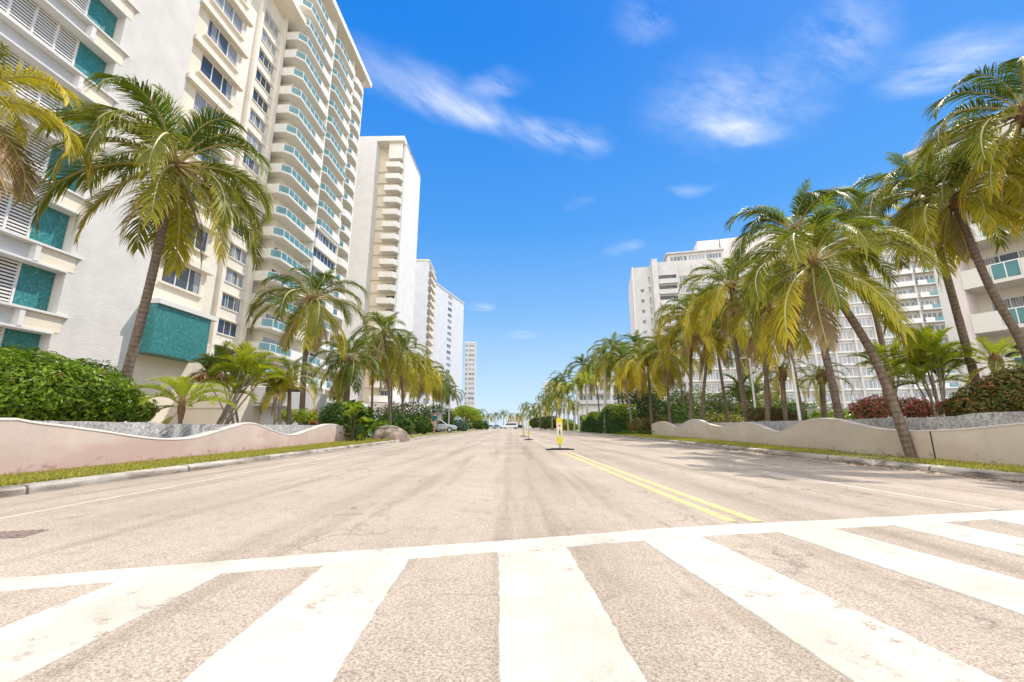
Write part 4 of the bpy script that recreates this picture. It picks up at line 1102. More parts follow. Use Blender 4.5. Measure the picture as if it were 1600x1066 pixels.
def palm(name, label, base, crown, L, pal='olive', nf=20, seed=1, kind='mid', parts=True, r0=.17, r1=.10, bark='bark', group='palms along the street', mids=(), fruit=False, dead=1, low=.98, fan=None):
    base = Vector(base); crown = Vector(crown)
    t = thing(name, label, 'palm tree', base, 0, group)
    rel = crown - base
    pts = [Vector((0, 0, -.25))] + [Vector(m) - base for m in mids]
    if not mids: pts += [rel * .5 + Vector((rel.x * -.08, rel.y * -.08, rel.z * .02))]
    pts += [rel]
    tm = trunk_mb(pts, r0, r1, kind in ('near', 'mid'), 12 if kind == 'near' else 8)
    obj('trunk', tm, M[bark], t, smooth=True, attr=True)
    # fibrous heart
    hb = MB(); rr = random.Random(seed * 3)
    d = (pts[-1] - pts[-2]).normalized()
    hb.tube([rel - d * .34, rel - d * .1, rel + d * .12, rel + d * .3], [r1 * 1.05, r1 * 1.75, r1 * 1.5, r1 * .5], 8)
    for k in range(10 if kind in ('near', 'mid') else 0):
        a = rr.uniform(0, 6.28); q = rel + Vector((math.cos(a) * r1 * 1.5, math.sin(a) * r1 * 1.5, rr.uniform(-.15, .15)))
        e = q + Vector((math.cos(a) * .2, math.sin(a) * .2, rr.uniform(-.35, -.1)))
        hb.tube([q, (q + e) / 2 + Vector((0, 0, .06)), e], [.03, .022, .006], 4)
    obj('crown_heart', hb, M['fibre'], t)
    if fruit:
        for k in range(9):
            fb = MB()
            a = rr.uniform(0, 6.28); c = rel + Vector((math.cos(a) * r1 * 2.4, math.sin(a) * r1 * 2.4, rr.uniform(-.42, -.12))); rad = .085 * (L / 2.6)
            rings = 5; i0 = len(fb.v)
            P = [c + Vector((0, 0, rad * 1.2 * math.cos(math.pi * j / rings))) for j in range(rings + 1)]
            fb.tube(P, [max(.004, rad * math.sin(math.pi * j / rings)) for j in range(rings + 1)], 7)
            obj('coconut', fb, M['coconut'], t, smooth=True)
    plan = crown_plan(int(nf * 1.2), seed, dead, low)
    if fan: plan += fan
    mats = PAL[pal]
    if parts:
        for (b, v, az, sca) in plan:
            o = bpy.data.objects.new('frond', fmesh(kind, b, v, mats[b])); o.location = rel + Vector((math.cos(az), math.sin(az), 0)) * r1 * .8 + Vector((0, 0, .12 - .03 * b))
            o.rotation_euler = (rr.uniform(-.15, .15), rr.uniform(-.08, .08), az); o.scale = (L * 1.1 * sca,) * 3; link(o, t)
    else:
        cb = MB(); used = []
        for (b, v, az, sca) in plan:
            mt = mats[b]
            if mt not in used: used.append(mt)
            gm = fgeo(kind, b, v); k0 = len(cb.f)
            cb.add(gm, Matrix.Translation(rel + Vector((math.cos(az), math.sin(az), 0)) * r1 * .8) @ Euler((rr.uniform(-.15, .15), rr.uniform(-.08, .08), az)).to_matrix().to_4x4() @ Matrix.Scale(L * 1.1 * sca, 4))
            mi = used.index(mt)
            for q in range(k0, len(cb.f)): cb.m[q] = mi
        obj('crown', cb, [M[u] for u in used], t, attr=True)
    return t

GZ_L, GZ_R = .60, .62
def gz(p, z): return Vector((p.x, p.y, z))
def build_palms():
    # ---------------- left side
    b = at(197, 590, 10); palm('coconut_palm', 'tallest left coconut palm, leaning trunk in front of the teal mosaic box', (b.x - .12, 10, GZ_L), at(274, 258, 10.4), 3.15, 'olive', 30, 4, 'near', True, .155, .115, mids=[b, at(240, 420, 10.1)], dead=2)
    c = at(-62, 150, 6.6); palm('coconut_palm', 'drying palm at the left edge whose straw colored fronds hang in from the corner', (c.x - .6, 6.2, GZ_L), c, 2.15, 'straw', 20, 9, 'near', True, .18, .12, dead=3)
    b = at(474, 640, 20); palm('coconut_palm', 'slender coconut palm before the glass balconies, second tallest on the left', gz(b, GZ_L), at(489, 468, 20), 3.1, 'olive', 21, 21, 'near', True, .19, .12, mids=[at(477, 560, 20)], fruit=True, dead=3)
    b = at(540, 660, 24.5); palm('coconut_palm', 'short dark green palm with an orange heart beside the entrance canopy', gz(b, .1), at(545, 562, 24.5), 2.7, 'dark', 20, 33, 'mid', True, .26, .2, fruit=True, dead=3)
    b = at(452, 660, 17); palm('coconut_palm', 'low yellowing palm right behind the slender palm on the left', gz(b, GZ_L), at(452, 588, 17), 1.6, 'golden', 15, 41, 'mid', True, .12, .09)
    b = at(612, 660, 30); palm('coconut_palm', 'palm with a bright green top against the white slab tower', gz(b, .1), at(600, 520, 30), 3.0, 'lush', 19, 52, 'mid', True, .17, .12, dead=2)
    b = at(632, 660, 34); palm('coconut_palm', 'golden drooping palm just right of the bright green topped palm', gz(b, .1), at(624, 552, 34), 3.3, 'golden', 22, 63, 'mid', True, .17, .12, dead=3)
    b = at(641, 672, 40); palm('coconut_palm', 'yellow fronded palm on a thin curved gray trunk left of the parked cars', gz(b, .1), at(653, 578, 40), 3.2, 'golden', 20, 70, 'mid', False, .13, .09, 'bark_gray')
    b = at(664, 672, 46); palm('coconut_palm', 'green palm on a thin white trunk beside the person in pink leggings', gz(b, .1), at(668, 588, 46), 3.2, 'olive', 18, 75, 'mid', False, .14, .1, 'bark_white')
    b = at(691, 675, 52); palm('coconut_palm', 'palm on a pale greenish trunk standing just right of the parked silver car', gz(b, .1), at(690, 602, 52), 2.6, 'lush', 17, 81, 'mid', False, .17, .11, 'bark_gray')
    b = at(700.5, 675, 56); palm('coconut_palm', 'palm on the whitest trunk at the left kerb with dark drooping fronds', gz(b, .1), at(703, 612, 56), 2.3, 'dark', 16, 82, 'mid', False, .16, .11, 'bark_white')
    for k, (px, py, d, L, lab) in enumerate(((582, 548, 36, 3.0, 'olive palm half hidden behind the dark green palm with the orange heart'), (612, 560, 44, 3.6, 'palm with hanging yellow fronds in front of the white slab tower base'), (676, 590, 62, 3.6, 'tall olive palm behind the left row, topping the parked cars'))):
        c = at(px, py, d); palm('coconut_palm', lab, (c.x + .4, d, .1), c, L, ('olive', 'golden', 'olive')[k], 17, 90 + k, 'mid', False, .16, .11)
    far = [(739, 648, 105, 2.6), (751, 645, 120, 2.7), (763, 651, 135, 2.6), (775, 649, 150, 2.9), (787, 645, 165, 3.0), (798, 650, 170, 2.9), (809, 649, 160, 2.7), (728, 655, 90, 2.2)]
    for k, (px, py, d, L) in enumerate(far):
        c = at(px, py, d); palm('distant_palm', 'tiny green palm in the row closing the far end of the street', (c.x, d, 0), c, L, ('olive', 'lush', 'golden')[k % 3], 13, 100 + k, 'far', False, .16, .12, group='palms at the street end', dead=0)
    # ---------------- right side
    b = G(1428, 716, .1); palm('coconut_palm', 'leaning palm rooted on the right verge in front of the wavy wall', b, at(1270, 412, 9.7), 2.4, 'olive', 24, 5, 'near', True, .135, .10, mids=[at(1378, 585, 9.2), at(1335, 505, 9.4)], dead=3)
    b = at(1312, 645, 13); palm('coconut_palm', 'bushy palm with the topmost green crown behind the leaning verge palm', gz(b, GZ_R), at(1242, 362, 13.6), 2.75, 'lush', 23, 12, 'near', True, .155, .115, mids=[at(1296, 580, 13), at(1276, 500, 13.3)], dead=1)
    b = at(1528, 592, 12); palm('coconut_palm', 'tall palm rising from behind the yellow green cluster palms on the right', gz(b, GZ_R), at(1442, 298, 12), 2.6, 'olive', 25, 23, 'near', True, .15, .115, mids=[at(1490, 470, 12)], dead=3)
    b = at(1602, 548, 10.2); palm('coconut_palm', 'leaning palm at the right edge with a dark trunk, crossing the cream block', gz(b + Vector((.15, 0, 0)), GZ_R), at(1490, 312, 10.6), 2.0, 'golden', 22, 31, 'near', True, .145, .105, mids=[b, at(1545, 445, 10.3)], dead=2)
    c = at(1606, 178, 8.4); palm('coconut_palm', 'closest right palm with its trunk outside the picture and long fronds hanging in', (c.x + 1.2, 8.2, GZ_R), c, 2.35, 'olive', 27, 47, 'near', True, .2, .13, dead=3)
    b = at(1168, 645, 19); palm('coconut_palm', 'golden palm standing behind the brown shrub on the right', gz(b, GZ_R), at(1142, 448, 19.5), 2.9, 'golden', 22, 55, 'mid', True, .18, .12, mids=[at(1152, 560, 19)], dead=3)
    b = at(1196, 645, 17); palm('coconut_palm', 'low yellow palm hanging over the white lamp post', gz(b, GZ_R), at(1200, 480, 17), 2.2, 'golden', 19, 58, 'mid', True, .15, .1, dead=3)
    b = at(1078, 648, 27); palm('coconut_palm', 'golden palm beneath the terrace balconies, right of the twisted brown trunk', gz(b, GZ_R), at(1082, 492, 27), 3.3, 'golden', 21, 60, 'mid', True, .16, .11, dead=3)
    b = at(1094, 648, 27); palm('coconut_palm', 'palm with a silvery crown top between two golden palms', gz(b, GZ_R), at(1112, 520, 27), 3.0, 'olive', 19, 64, 'mid', True, .16, .11, dead=2)
    b = at(1046, 650, 32); palm('coconut_palm', 'palm with a twisted brown trunk above the left end of the right wall', gz(b, GZ_R), at(1040, 548, 32), 3.2, 'golden', 20, 66, 'mid', True, .15, .11, dead=3)
    b = at(1018, 655, 34); palm('coconut_palm', 'palm with orange yellow skirts behind the brown shrubs', gz(b, .1), at(1012, 566, 34), 3.1, 'golden', 20, 68, 'mid', False, .16, .11, dead=3)
    b = at(988, 660, 38); palm('coconut_palm', 'leaning gray trunked palm above the big leaved plant', gz(b, .1), at(972, 560, 38), 3.1, 'olive', 18, 71, 'mid', False, .15, .1, 'bark_gray', dead=2)
    b = at(946, 673, 43); palm('coconut_palm', 'palm on a stout white trunk beside the lime bin', gz(b, .1), at(945, 560, 43), 2.9, 'olive', 18, 73, 'mid', False, .24, .16, 'bark_white', dead=2)
    for k, (px, py, d, L, pl, lab) in enumerate(((1108, 472, 30, 3.0, 'olive', 'olive palm rising behind the golden palm at the terraces'), (1180, 515, 24, 2.6, 'golden', 'low golden palm with long skirts behind the brown shrub'), (1055, 545, 40, 3.4, 'golden', 'yellow palm seen between the twisted trunk and the golden palm'), (958, 545, 52, 3.8, 'olive', 'tall olive palm behind the stout white trunk'), (930, 585, 62, 3.2, 'golden', 'golden palm between the stout white trunk and the thin white trunks'), (968, 590, 56, 3.0, 'golden', 'golden palm low between the leaning gray trunk and the stout white trunk'), (912, 570, 80, 4.2, 'olive', 'tallest olive palm behind the thin white trunks'), (994, 540, 46, 3.2, 'olive', 'tall olive palm behind the orange yellow skirted palm'), (1005, 600, 48, 3.0, 'golden', 'low golden palm filling the gap behind the broad leaved plant'), (1210, 445, 20, 2.4, 'olive', 'olive palm crowded under the topmost green crown'), (1330, 345, 17, 2.7, 'golden', 'palm crown filling the gap between the topmost green crown and the tall palm'))):
        c = at(px, py, d); palm('coconut_palm', lab, (c.x + .5, d, GZ_R if d < 32 else .1), c, L, pl, 18, 120 + k, 'mid', False, .16, .11, dead=2)
    roy = [(904, 600, 897, 58, 'lush', 'first thin white trunked palm left of the clipped hedge'), (893, 606, 906, 61, 'bright', 'second thin white trunked palm left of the clipped hedge, yellow crown'), (917, 592, 917, 55, 'bright', 'thin white trunked palm closest to the clipped hedge'), (882, 612, 888, 66, 'lush', 'thin palm with a yellow base left of the white trunked trio')]
    for k, (px, py, bx, d, pl, lab) in enumerate(roy):
        b = at(bx, 674, d); palm('slender_palm', lab, gz(b, .1), at(px, py, d), 2.3, pl, 14, 140 + k, 'mid', False, .15, .1, 'bark_white', 'thin white trunked palms on the right kerb', dead=0, low=.7)
    for k, (px, py, d, L) in enumerate(((873, 618, 74, 2.6), (880, 590, 92, 4.4), (862, 622, 84, 2.7), (868, 600, 104, 4.0), (852, 632, 96, 2.8), (858, 612, 118, 3.6), (843, 640, 112, 2.6), (834, 636, 130, 3.0), (848, 622, 135, 3.2), (822, 634, 150, 3.6), (828, 645, 140, 2.6), (816, 650, 160, 3.0), (888, 626, 88, 2.8), (896, 634, 96, 2.8), (870, 636, 110, 2.8), (854, 645, 125, 2.6), (838, 650, 150, 2.8))):
        c = at(px, py, d); palm('distant_palm', 'small distant palm in the thicket along the right kerb', (c.x, d, .05), c, L, ('olive', 'lush', 'dark', 'golden')[k % 4], 14, 160 + k, 'far', False, .16, .11, 'bark_gray', group='far palms on the right', dead=1)
    # date palms
    b = at(284, 652, 9.8); palm('date_palm', 'dwarf feathery palm beside the big hedge on the left', gz(b, GZ_L), at(284, 634, 9.8), .98, 'bright', 15, 180, 'areca', True, .07, .045, low=.75, group='dwarf palms', dead=1)
    b = at(1226, 648, 17); palm('date_palm', 'dwarf feathery palm just right of the white lamp post', gz(b, GZ_R), at(1222, 583, 17), 1.2, 'golden', 22, 182, 'date', True, .13, .12, group='dwarf palms', dead=1)
    b = at(1286, 648, 16.4); palm('date_palm', 'dwarf feathery palm behind the bushy palm trunk', gz(b, GZ_R), at(1284, 588, 16.4), 1.12, 'olive', 22, 184, 'date', True, .13, .12, group='dwarf palms', dead=1)
    b = at(1560, 600, 11.5); palm('date_palm', 'small bright green palm above the big rounded bush', gz(b, GZ_R), at(1556, 566, 11.5), .95, 'bright', 15, 186, 'areca', True, .1, .09, group='dwarf palms', dead=0)
    # clumping palms
    def clump(label, base, crown, L, stems, pal, seed, nfr=5):
        rr = random.Random(seed); base = Vector(base); t = thing('clump_palm', label, 'palm tree', base, 0, 'clumping palms')
        rel = Vector(crown) - base
        for k in range(stems):
            a = 2 * math.pi * k / stems + rr.uniform(-.3, .3); sp = rr.uniform(.25, .75)
            e = Vector((rel.x + math.cos(a) * sp * L * .55, rel.y + math.sin(a) * sp * L * .55, rel.z * rr.uniform(.62, 1.12)))
            s0 = Vector((math.cos(a) * .18, math.sin(a) * .18, -.1))
            st = trunk_mb([s0, (s0 + e) / 2 + Vector((-math.cos(a), -math.sin(a), 0)) * .08, e], .045, .032, True, 7)
            obj('stem', st, M['bark_gray'], t, smooth=True, attr=True)
            cb = MB(); used = []
            for i in range(nfr + 2):
                b_ = min(7, max(0, int(rr.triangular(0, 6, 2.5)))); mt = PAL[pal][b_]
                if mt not in used: used.append(mt)
                k0 = len(cb.f); az = a + i * 2.4
                cb.add(fgeo('areca', b_, i % 2), Matrix.Translation(e) @ Euler((0, 0, az)).to_matrix().to_4x4() @ Matrix.Scale(L * rr.uniform(.75, 1.05), 4))
                for q in range(k0, len(cb.f)): cb.m[q] = used.index(mt)
            obj('foliage', cb, [M[u] for u in used], t, attr=True)
        return t
    b = at(342, 652, 15); clump('bright green clumping palm in front of the parking podium', gz(b, GZ_L), at(388, 585, 15), 1.25, 7, 'bright', 7)
    b = at(372, 652, 18); clump('dark green clumping palm behind the bright one at the parking podium', gz(b, GZ_L), at(352, 590, 18), 1.5, 5, 'dark', 8)
    b = at(436, 652, 16.5); clump('small clumping palm with orange dried fronds beside the slender palm', gz(b, GZ_L), at(432, 608, 16.5), .95, 4, 'straw', 13)
    b = at(1470, 640, 12.6); clump('yellow green clumping palm below the tall palm on the right', gz(b, GZ_R), at(1452, 562, 12.6), 1.25, 8, 'bright', 9, 6)
    b = at(1380, 620, 15); clump('pale yellow feathery palm in front of the curved building', gz(b, GZ_R), at(1385, 558, 15), 1.1, 4, 'bright', 10)
    b = at(1170, 650, 27); clump('clumping palm with broad dark and dry leaves beside the gray retaining wall', gz(b, GZ_R), at(1165, 612, 27), 1.8, 4, 'dark', 14)
build_palms()

# ------------------------------------------------------------------ shrubs, hedges, broad trees
def leaf_card(mb, p, n, s, r, fold=.25):
    a = r.uniform(0, 6.28)
    t = n.cross(UP)
    if t.length < .05: t = Vector((1, 0, 0))
    t.normalize(); b = n.cross(t)
    d = t * math.cos(a) + b * math.sin(a); e = n.cross(d)
    i0 = mb.vert(p - d * s * .9, .0); i1 = mb.vert(p + e * s * .45 + n * s * fold, .5); i2 = mb.vert(p + d * s, 1.0); i3 = mb.vert(p - e * s * .45 + n * s * fold, .5)
    mb.face((i0, i1, i2)); mb.face((i0, i2, i3))
def foliage(name, blobs, n, size, mats, parent, seed, weights=None, shell=.6, loc=(0, 0, 0), core=None):
    """leaves spread through a union of lumpy ellipsoids: blobs of (centre, radii)"""
    r = random.Random(seed); mb = MB(); vols = [b[1][0] * b[1][1] + b[1][0] * b[1][2] for b in blobs]
    ph = [[r.uniform(0, 6.28) for _ in range(6)] for _ in blobs]
    for _ in range(n):
        k = r.choices(range(len(blobs)), vols)[0]; c, rad = Vector(blobs[k][0]), blobs[k][1]
        z = r.uniform(-.75, 1); a = r.uniform(0, 6.28); q = math.sqrt(1 - z * z)
        d = Vector((q * math.cos(a), q * math.sin(a), z)); f = ph[k]
        lump = 1 + .13 * math.sin(3 * a + f[0]) * math.sin(3 * z + f[1]) + .09 * math.sin(7 * a + f[2]) * math.cos(6 * z + f[3]) + .06 * math.sin(13 * a + f[4] + 9 * z)
        rr = lump * (shell + (1 - shell) * r.random() ** .6)
        p = c + Vector((d.x * rad[0], d.y * rad[1], d.z * rad[2])) * rr
        nn = (Vector((d.x / rad[0], d.y / rad[1], d.z / rad[2])).normalized() + Vector((r.gauss(0, .5), r.gauss(0, .5), r.gauss(.25, .5)))).normalized()
        f0 = len(mb.f); leaf_card(mb, p, nn, size * r.uniform(.45, 1.35), r)
        m = r.choices(range(len(mats)), weights or [1] * len(mats))[0]
        for i in range(f0, len(mb.f)): mb.m[i] = m
    o = obj(name, mb, [M[x] for x in mats], parent, loc, attr=True)
    if core:
        cb = MB()
        for (c, rad) in blobs:
            for k in range(7):
                a = r.uniform(0, 6.28); e = Vector(c) + Vector((math.cos(a) * rad[0] * .8, math.sin(a) * rad[1] * .8, r.uniform(-.1, .7) * rad[2]))
                b0 = Vector((c[0] + math.cos(a) * .05, c[1] + math.sin(a) * .05, min(0, c[2] - rad[2]))); cb.tube([b0, (b0 + e) / 2 + Vector((0, 0, .1)), e], [.03, .02, .008], 5)
        obj('stem', cb, M['twig'], parent)
    return o
def shrub(name, label, cat, base, blobs, n, size, mats, seed, weights=None, group=None, shell=.6):
    t = thing(name, label, cat, base, 0, group); foliage('foliage', blobs, n, size, mats, t, seed, weights, shell, core=True); return t
def build_shrubs():
    # big hedge on the left, over the retaining wall
    t = thing('clipped_hedge', 'big glossy green hedge spilling over the retaining wall at the left edge', 'hedge', (-9.3, 7.8, GZ_L))
    bl = []
    for px, py, d, rx, ry, rz in ((-60, 610, 7.4, .9, 1.2, .80), (20, 612, 7.8, .9, 1.1, .78), (80, 618, 8.3, .85, 1.1, .72), (130, 624, 8.8, .72, 1.0, .66), (172, 634, 9.3, .55, .9, .50), (200, 642, 9.5, .34, .7, .34), (110, 612, 9.6, 1.2, .7, .75), (10, 605, 9.2, 1.2, .8, .9)):
        bl.append((at(px, py, d) - Vector(t.location), (rx, ry, rz)))
    foliage('foliage', bl, 32000, .057, ['hedge', 'hedge_bright', 'bloom', 'rusty_leaf'], t, 3, [5, 3.6, .02, .06], .72, core=True)
    t = thing('rounded_bush', 'big rounded olive green bush overhanging the retaining wall at the right edge', 'bush', (9.6, 8.0, GZ_R))
    bl = [(at(px, py, d) - Vector(t.location), r) for px, py, d, r in ((1560, 628, 8.9, (.62, .7, .52)), (1610, 622, 8.6, (.8, .8, .62)), (1520, 640, 9.1, (.36, .6, .34)), (1660, 620, 8.2, (.8, .8, .66)))]
    foliage('foliage', bl, 20000, .042, ['hedge_olive', 'rusty_leaf', 'shrub_dark'], t, 5, [6, 1.4, 1.5], .74, core=True)
    shrub('bougainvillea', 'low magenta flowering shrub in front of the leaning palm garden', 'shrub', at(1405, 652, 13), [((-.95, 0, .22), (.45, .5, .36)), ((-.35, .2, .3), (.6, .5, .40)), ((.45, .1, .26), (.7, .5, .36)), ((1.0, .2, .24), (.4, .4, .34))], 7000, .042, ['bloom', 'hedge_olive', 'shrub_dark', 'rusty_leaf'], 8, [2.2, 3, .7, 1.2])
    shrub('bougainvillea', 'small pink flowering shrub beside the big rounded bush', 'shrub', at(1490, 645, 11.5), [((0, 0, .15), (.3, .3, .24))], 900, .04, ['bloom', 'hedge_olive'], 9, [3, 2])
    shrub('low_shrub', 'brownish green shrub left of the white lamp post', 'shrub', at(1204, 653, 18), [((-.55, 0, .12), (.5, .4, .32)), ((.2, 0, .12), (.6, .4, .34)), ((.75, 0, .08), (.35, .35, .26))], 5200, .045, ['shrub_brown', 'hedge_olive', 'shrub_dark'], 10, [3, 2, 1])
    shrub('low_shrub', 'wide brown shrub bank at the left end of the right wall', 'shrub', (11.9, 34.6, .1), [((-.8, 1.5, .6), (1.1, 1.2, .85)), ((.6, 1.2, .75), (1.2, 1.2, .95)), ((1.8, .5, .5), (.9, 1, .7))], 9000, .085, ['shrub_brown', 'hedge_olive', 'shrub_dark'], 11, [4, 2, 2])
    shrub('broadleaf_plant', 'dark broad leaved plant at the end of the clipped green hedge', 'shrub', G(985, 676, .1) + Vector((.6, 0, 0)), [((0, 0, 1.0), (1.0, .9, 1.1)), ((-.2, -.2, 1.9), (.6, .6, .7))], 1700, .2, ['shrub_dark', 'hedge', 'hedge_bright'], 12, [3, 3, 1], shell=.3)
    shrub('ground_cover_shrub', 'low dark green mat of plants at the right verge edge', 'shrub', G(1000, 679.5, .1), [((-.9, .2, .1), (.9, .5, .28)), ((.4, .2, .12), (.8, .5, .3)), ((1.2, .5, .1), (.5, .5, .3))], 3000, .06, ['shrub_dark', 'hedge'], 13)
    # tall clipped hedge far right
    t = thing('clipped_hedge', 'tall clipped green hedge along the right kerb behind the white trunked palms', 'hedge', (10.2, 48, 0)); r = random.Random(14); mb = MB()
    for _ in range(20000):
        y = r.uniform(-8, 10); f = r.random(); top = 2.1 + .35 * math.sin(y * .7) + (.4 if y < -2 else 0)
        if f < .5: p = Vector((r.uniform(-.75, -.6) + .06 * math.sin(y * 3), y, r.uniform(0, top))); n = Vector((-1, 0, .2))
        elif f < .75: p = Vector((r.uniform(-.7, 1.6), y, top + r.uniform(-.1, .1))); n = UP
        else: p = Vector((r.uniform(-.7, 1.8), -8 + r.uniform(-.1, .1), r.uniform(0, top))); n = Vector((0, -1, .2))
        n = (n + Vector((r.gauss(0, .5), r.gauss(0, .5), r.gauss(0, .5)))).normalized(); f0 = len(mb.f); leaf_card(mb, p, n, .10 * r.uniform(.6, 1.3), r)
        for i in range(f0, len(mb.f)): mb.m[i] = 1 if p.z > top - .35 and r.random() < .8 else 0
    obj('foliage', mb, [M['shrub_dark'], M['hedge_bright']], t, attr=True)
    mb = MB(); mb.box(-.45, 1.5, -7.7, 9.7, 0, 1.7); obj('twig_core', mb, M['twig'], t)
    # left side planting beyond the wall
    shrub('round_shrub', 'dense dark green rounded shrub beyond the end of the left wall', 'shrub', at(532, 668, 21.5), [((0, 0, .55), (1.05, .9, .75)), ((.7, .2, .4), (.7, .7, .55))], 6500, .07, ['shrub_dark', 'hedge'], 20, [4, 1])
    shrub('croton', 'small bright red leaved plant by the left entrance', 'shrub', at(489, 664, 18.9), [((0, 0, .3), (.16, .16, .42))], 420, .07, ['bloom', 'rusty_leaf'], 21, [2, 1], shell=.2)
    shrub('croton', 'yellow green leafy plant left of the red plant', 'shrub', at(452, 662, 18.2), [((0, 0, .3), (.6, .4, .34)), ((.7, 0, .3), (.5, .4, .34))], 1500, .06, ['hedge_bright', 'areca'], 22)
    shrub('rusty_bush', 'rusty red bush on the podium edge beside the teal box', 'bush', at(330, 601, 26.6), [((0, 0, .3), (1.2, .6, .6)), ((1.1, 0, .2), (.8, .5, .45))], 2600, .08, ['rusty_leaf', 'shrub_brown'], 23, [2, 1])
    shrub('broadleaf_plant', 'bright green banana like plant on a bent white stem left of the rock planter', 'shrub', G(547, 691, .1), [((.0, .2, 1.35), (.42, .4, .45)), ((.35, .5, 1.0), (.45, .4, .5)), ((.1, .6, .5), (.5, .5, .4))], 300, .25, ['hedge', 'hedge_bright', 'shrub_dark'], 24, [3, 2, 2], shell=.25)
    for k, (px, py, d, rx, rz, mats, lab) in enumerate(((566, 688, 24, .5, .42, ['agave', 'shrub_dark'], 'gray blue spiky plant at the foot of the banana like plant'), (596, 664, 29, .8, .9, ['hedge_bright', 'hedge'], 'lime green leafy plant behind the rock planter'), (612, 668, 32, 1.4, 1.5, ['shrub_dark', 'hedge'], 'dark bushy shrub behind the rock planter'), (622, 672, 33, 1.0, 1.15, ['hedge_bright', 'agave'], 'pale green leafy shrub right of the rock planter'), (650, 674, 38, 1.3, 1.5, ['shrub_dark', 'hedge'], 'dark shrub at the foot of the curved gray trunk'), (636, 662, 44, 2.6, 3.0, ['shrub_dark', 'hedge_olive'], 'tall dark thicket behind the curved gray trunk'), (683, 668, 60, 2.2, 3.4, ['shrub_dark', 'hedge'], 'tall dark thicket between the two white trunks'), (716, 672, 64, 1.35, 1.5, ['agave', 'shrub_dark'], 'rounded blue green shrub at the left kerb'), (745, 668, 98, 2.4, 2.0, ['shrub_dark', 'hedge'], 'low dark hedge patch before the street end palms'), (600, 640, 38, 2.4, 2.2, ['shrub_dark', 'hedge'], 'dark shrubs at the base of the white slab tower'), (502, 640, 30, 1.4, 1.2, ['hedge', 'hedge_olive'], 'green shrub beneath the entrance canopy'))):
        b = at(px, py, d); b.z = .1
        shrub('garden_shrub', lab, 'shrub', b, [((0, 0, rz * .55), (rx, rx * .8, rz * .6)), ((rx * .5, .2, rz * .4), (rx * .7, rx * .6, rz * .45))], 1900 if d < 40 else 2600, .055 + .0022 * d, mats, 30 + k, [3, 1.4], 'shrubs along the left kerb')
    for k, (px, py, d, rx, rz, mats, lab) in enumerate(((885, 668, 72, 1.6, 1.7, ['hedge_bright', 'shrub_dark'], 'yellow green hedge piece left of the thin white trunks'), (862, 668, 92, 2.6, 2.6, ['shrub_dark', 'hedge_olive'], 'dark thicket beneath the far right palms'), (845, 667, 118, 3.2, 3.0, ['shrub_dark', 'hedge_olive'], 'olive thicket beyond the signs on the right'), (1300, 640, 19, 1.1, .8, ['hedge', 'hedge_bright'], 'green leafy plants above the low pale garden wall'), (1340, 626, 20, .5, .9, ['hedge_bright', 'hedge_olive'], 'small rounded yellow green tree above the low garden wall'), (1236, 632, 24, 1.4, 1.4, ['shrub_dark', 'hedge'], 'dark leafy shrub behind the dwarf feathery palms'), (1060, 640, 36, 3.0, 2.4, ['shrub_dark', 'hedge'], 'dark shrub mass behind the twisted brown trunk'), (1130, 640, 34, 2.6, 1.6, ['shrub_brown', 'hedge_bright'], 'brown and lime shrubs between the golden palms'), (1000, 640, 44, 2.6, 4.2, ['shrub_dark', 'hedge_olive'], 'tall dark thicket behind the broad leaved plant'), (1042, 640, 46, 3.2, 4.6, ['shrub_dark', 'hedge'], 'tall dark thicket left of the golden palms'), (1095, 640, 44, 3.4, 4.2, ['hedge_olive', 'hedge'], 'tall olive thicket behind the golden palms'), (1148, 640, 42, 3.0, 3.8, ['shrub_dark', 'hedge_olive'], 'tall thicket behind the golden palm and brown shrub'), (1195, 640, 40, 2.8, 3.6, ['hedge_olive', 'hedge_bright'], 'tall olive thicket behind the thin white lamp posts'), (1262, 640, 38, 3.0, 2.6, ['hedge', 'shrub_dark'], 'green thicket behind the two dwarf feathery palms'))):
        b = at(px, py, d); b.z = .1 if d > 32 else GZ_R
        shrub('garden_shrub', lab, 'shrub', b, [((0, 0, rz * .55), (rx, rx * .8, rz * .6)), ((rx * .6, .2, rz * .4), (rx * .7, rx * .6, rz * .45))], 2200 if rz < 3 else 5200, .05 + .002 * d, mats, 60 + k, [3, 1.4], 'shrubs along the right side')
    # spreading broadleaf tree at the far left
    def tree(label, base, h, blobs, n, size, mats, seed):
        t = thing('spreading_tree', label, 'tree', base); cb = MB()
        cb.tube([(0, 0, -.2), (.1, 0, h * .35), (.05, .1, h * .6)], [.28, .2, .15], 8, 0, True, [0, .2, .4])
        for (c, r) in blobs: cb.tube([(.05, .05, h * .45), ((c[0]) * .6, c[1] * .6, c[2] * .8), c], [.13, .09, .03], 6, 0, True, [0, .2, .3])
        obj('trunk', cb, M['bark'], t, smooth=True, attr=True); foliage('crown', blobs, n, size, mats, t, seed, None, .35); return t
    b = at(728, 668, 76); b.z = .1
    tree('spreading bright green tree at the left kerb before the gridded tower', b, 3.0, [((-1.6, 0, 3.0), (1.8, 1.6, 1.1)), ((.6, 0, 3.2), (2.0, 1.8, 1.0)), ((1.8, -.4, 2.2), (1.5, 1.2, .7)), ((-.5, .4, 3.9), (1.5, 1.4, .7))], 5200, .16, ['far_leaf', 'hedge_bright'], 80)
build_shrubs()

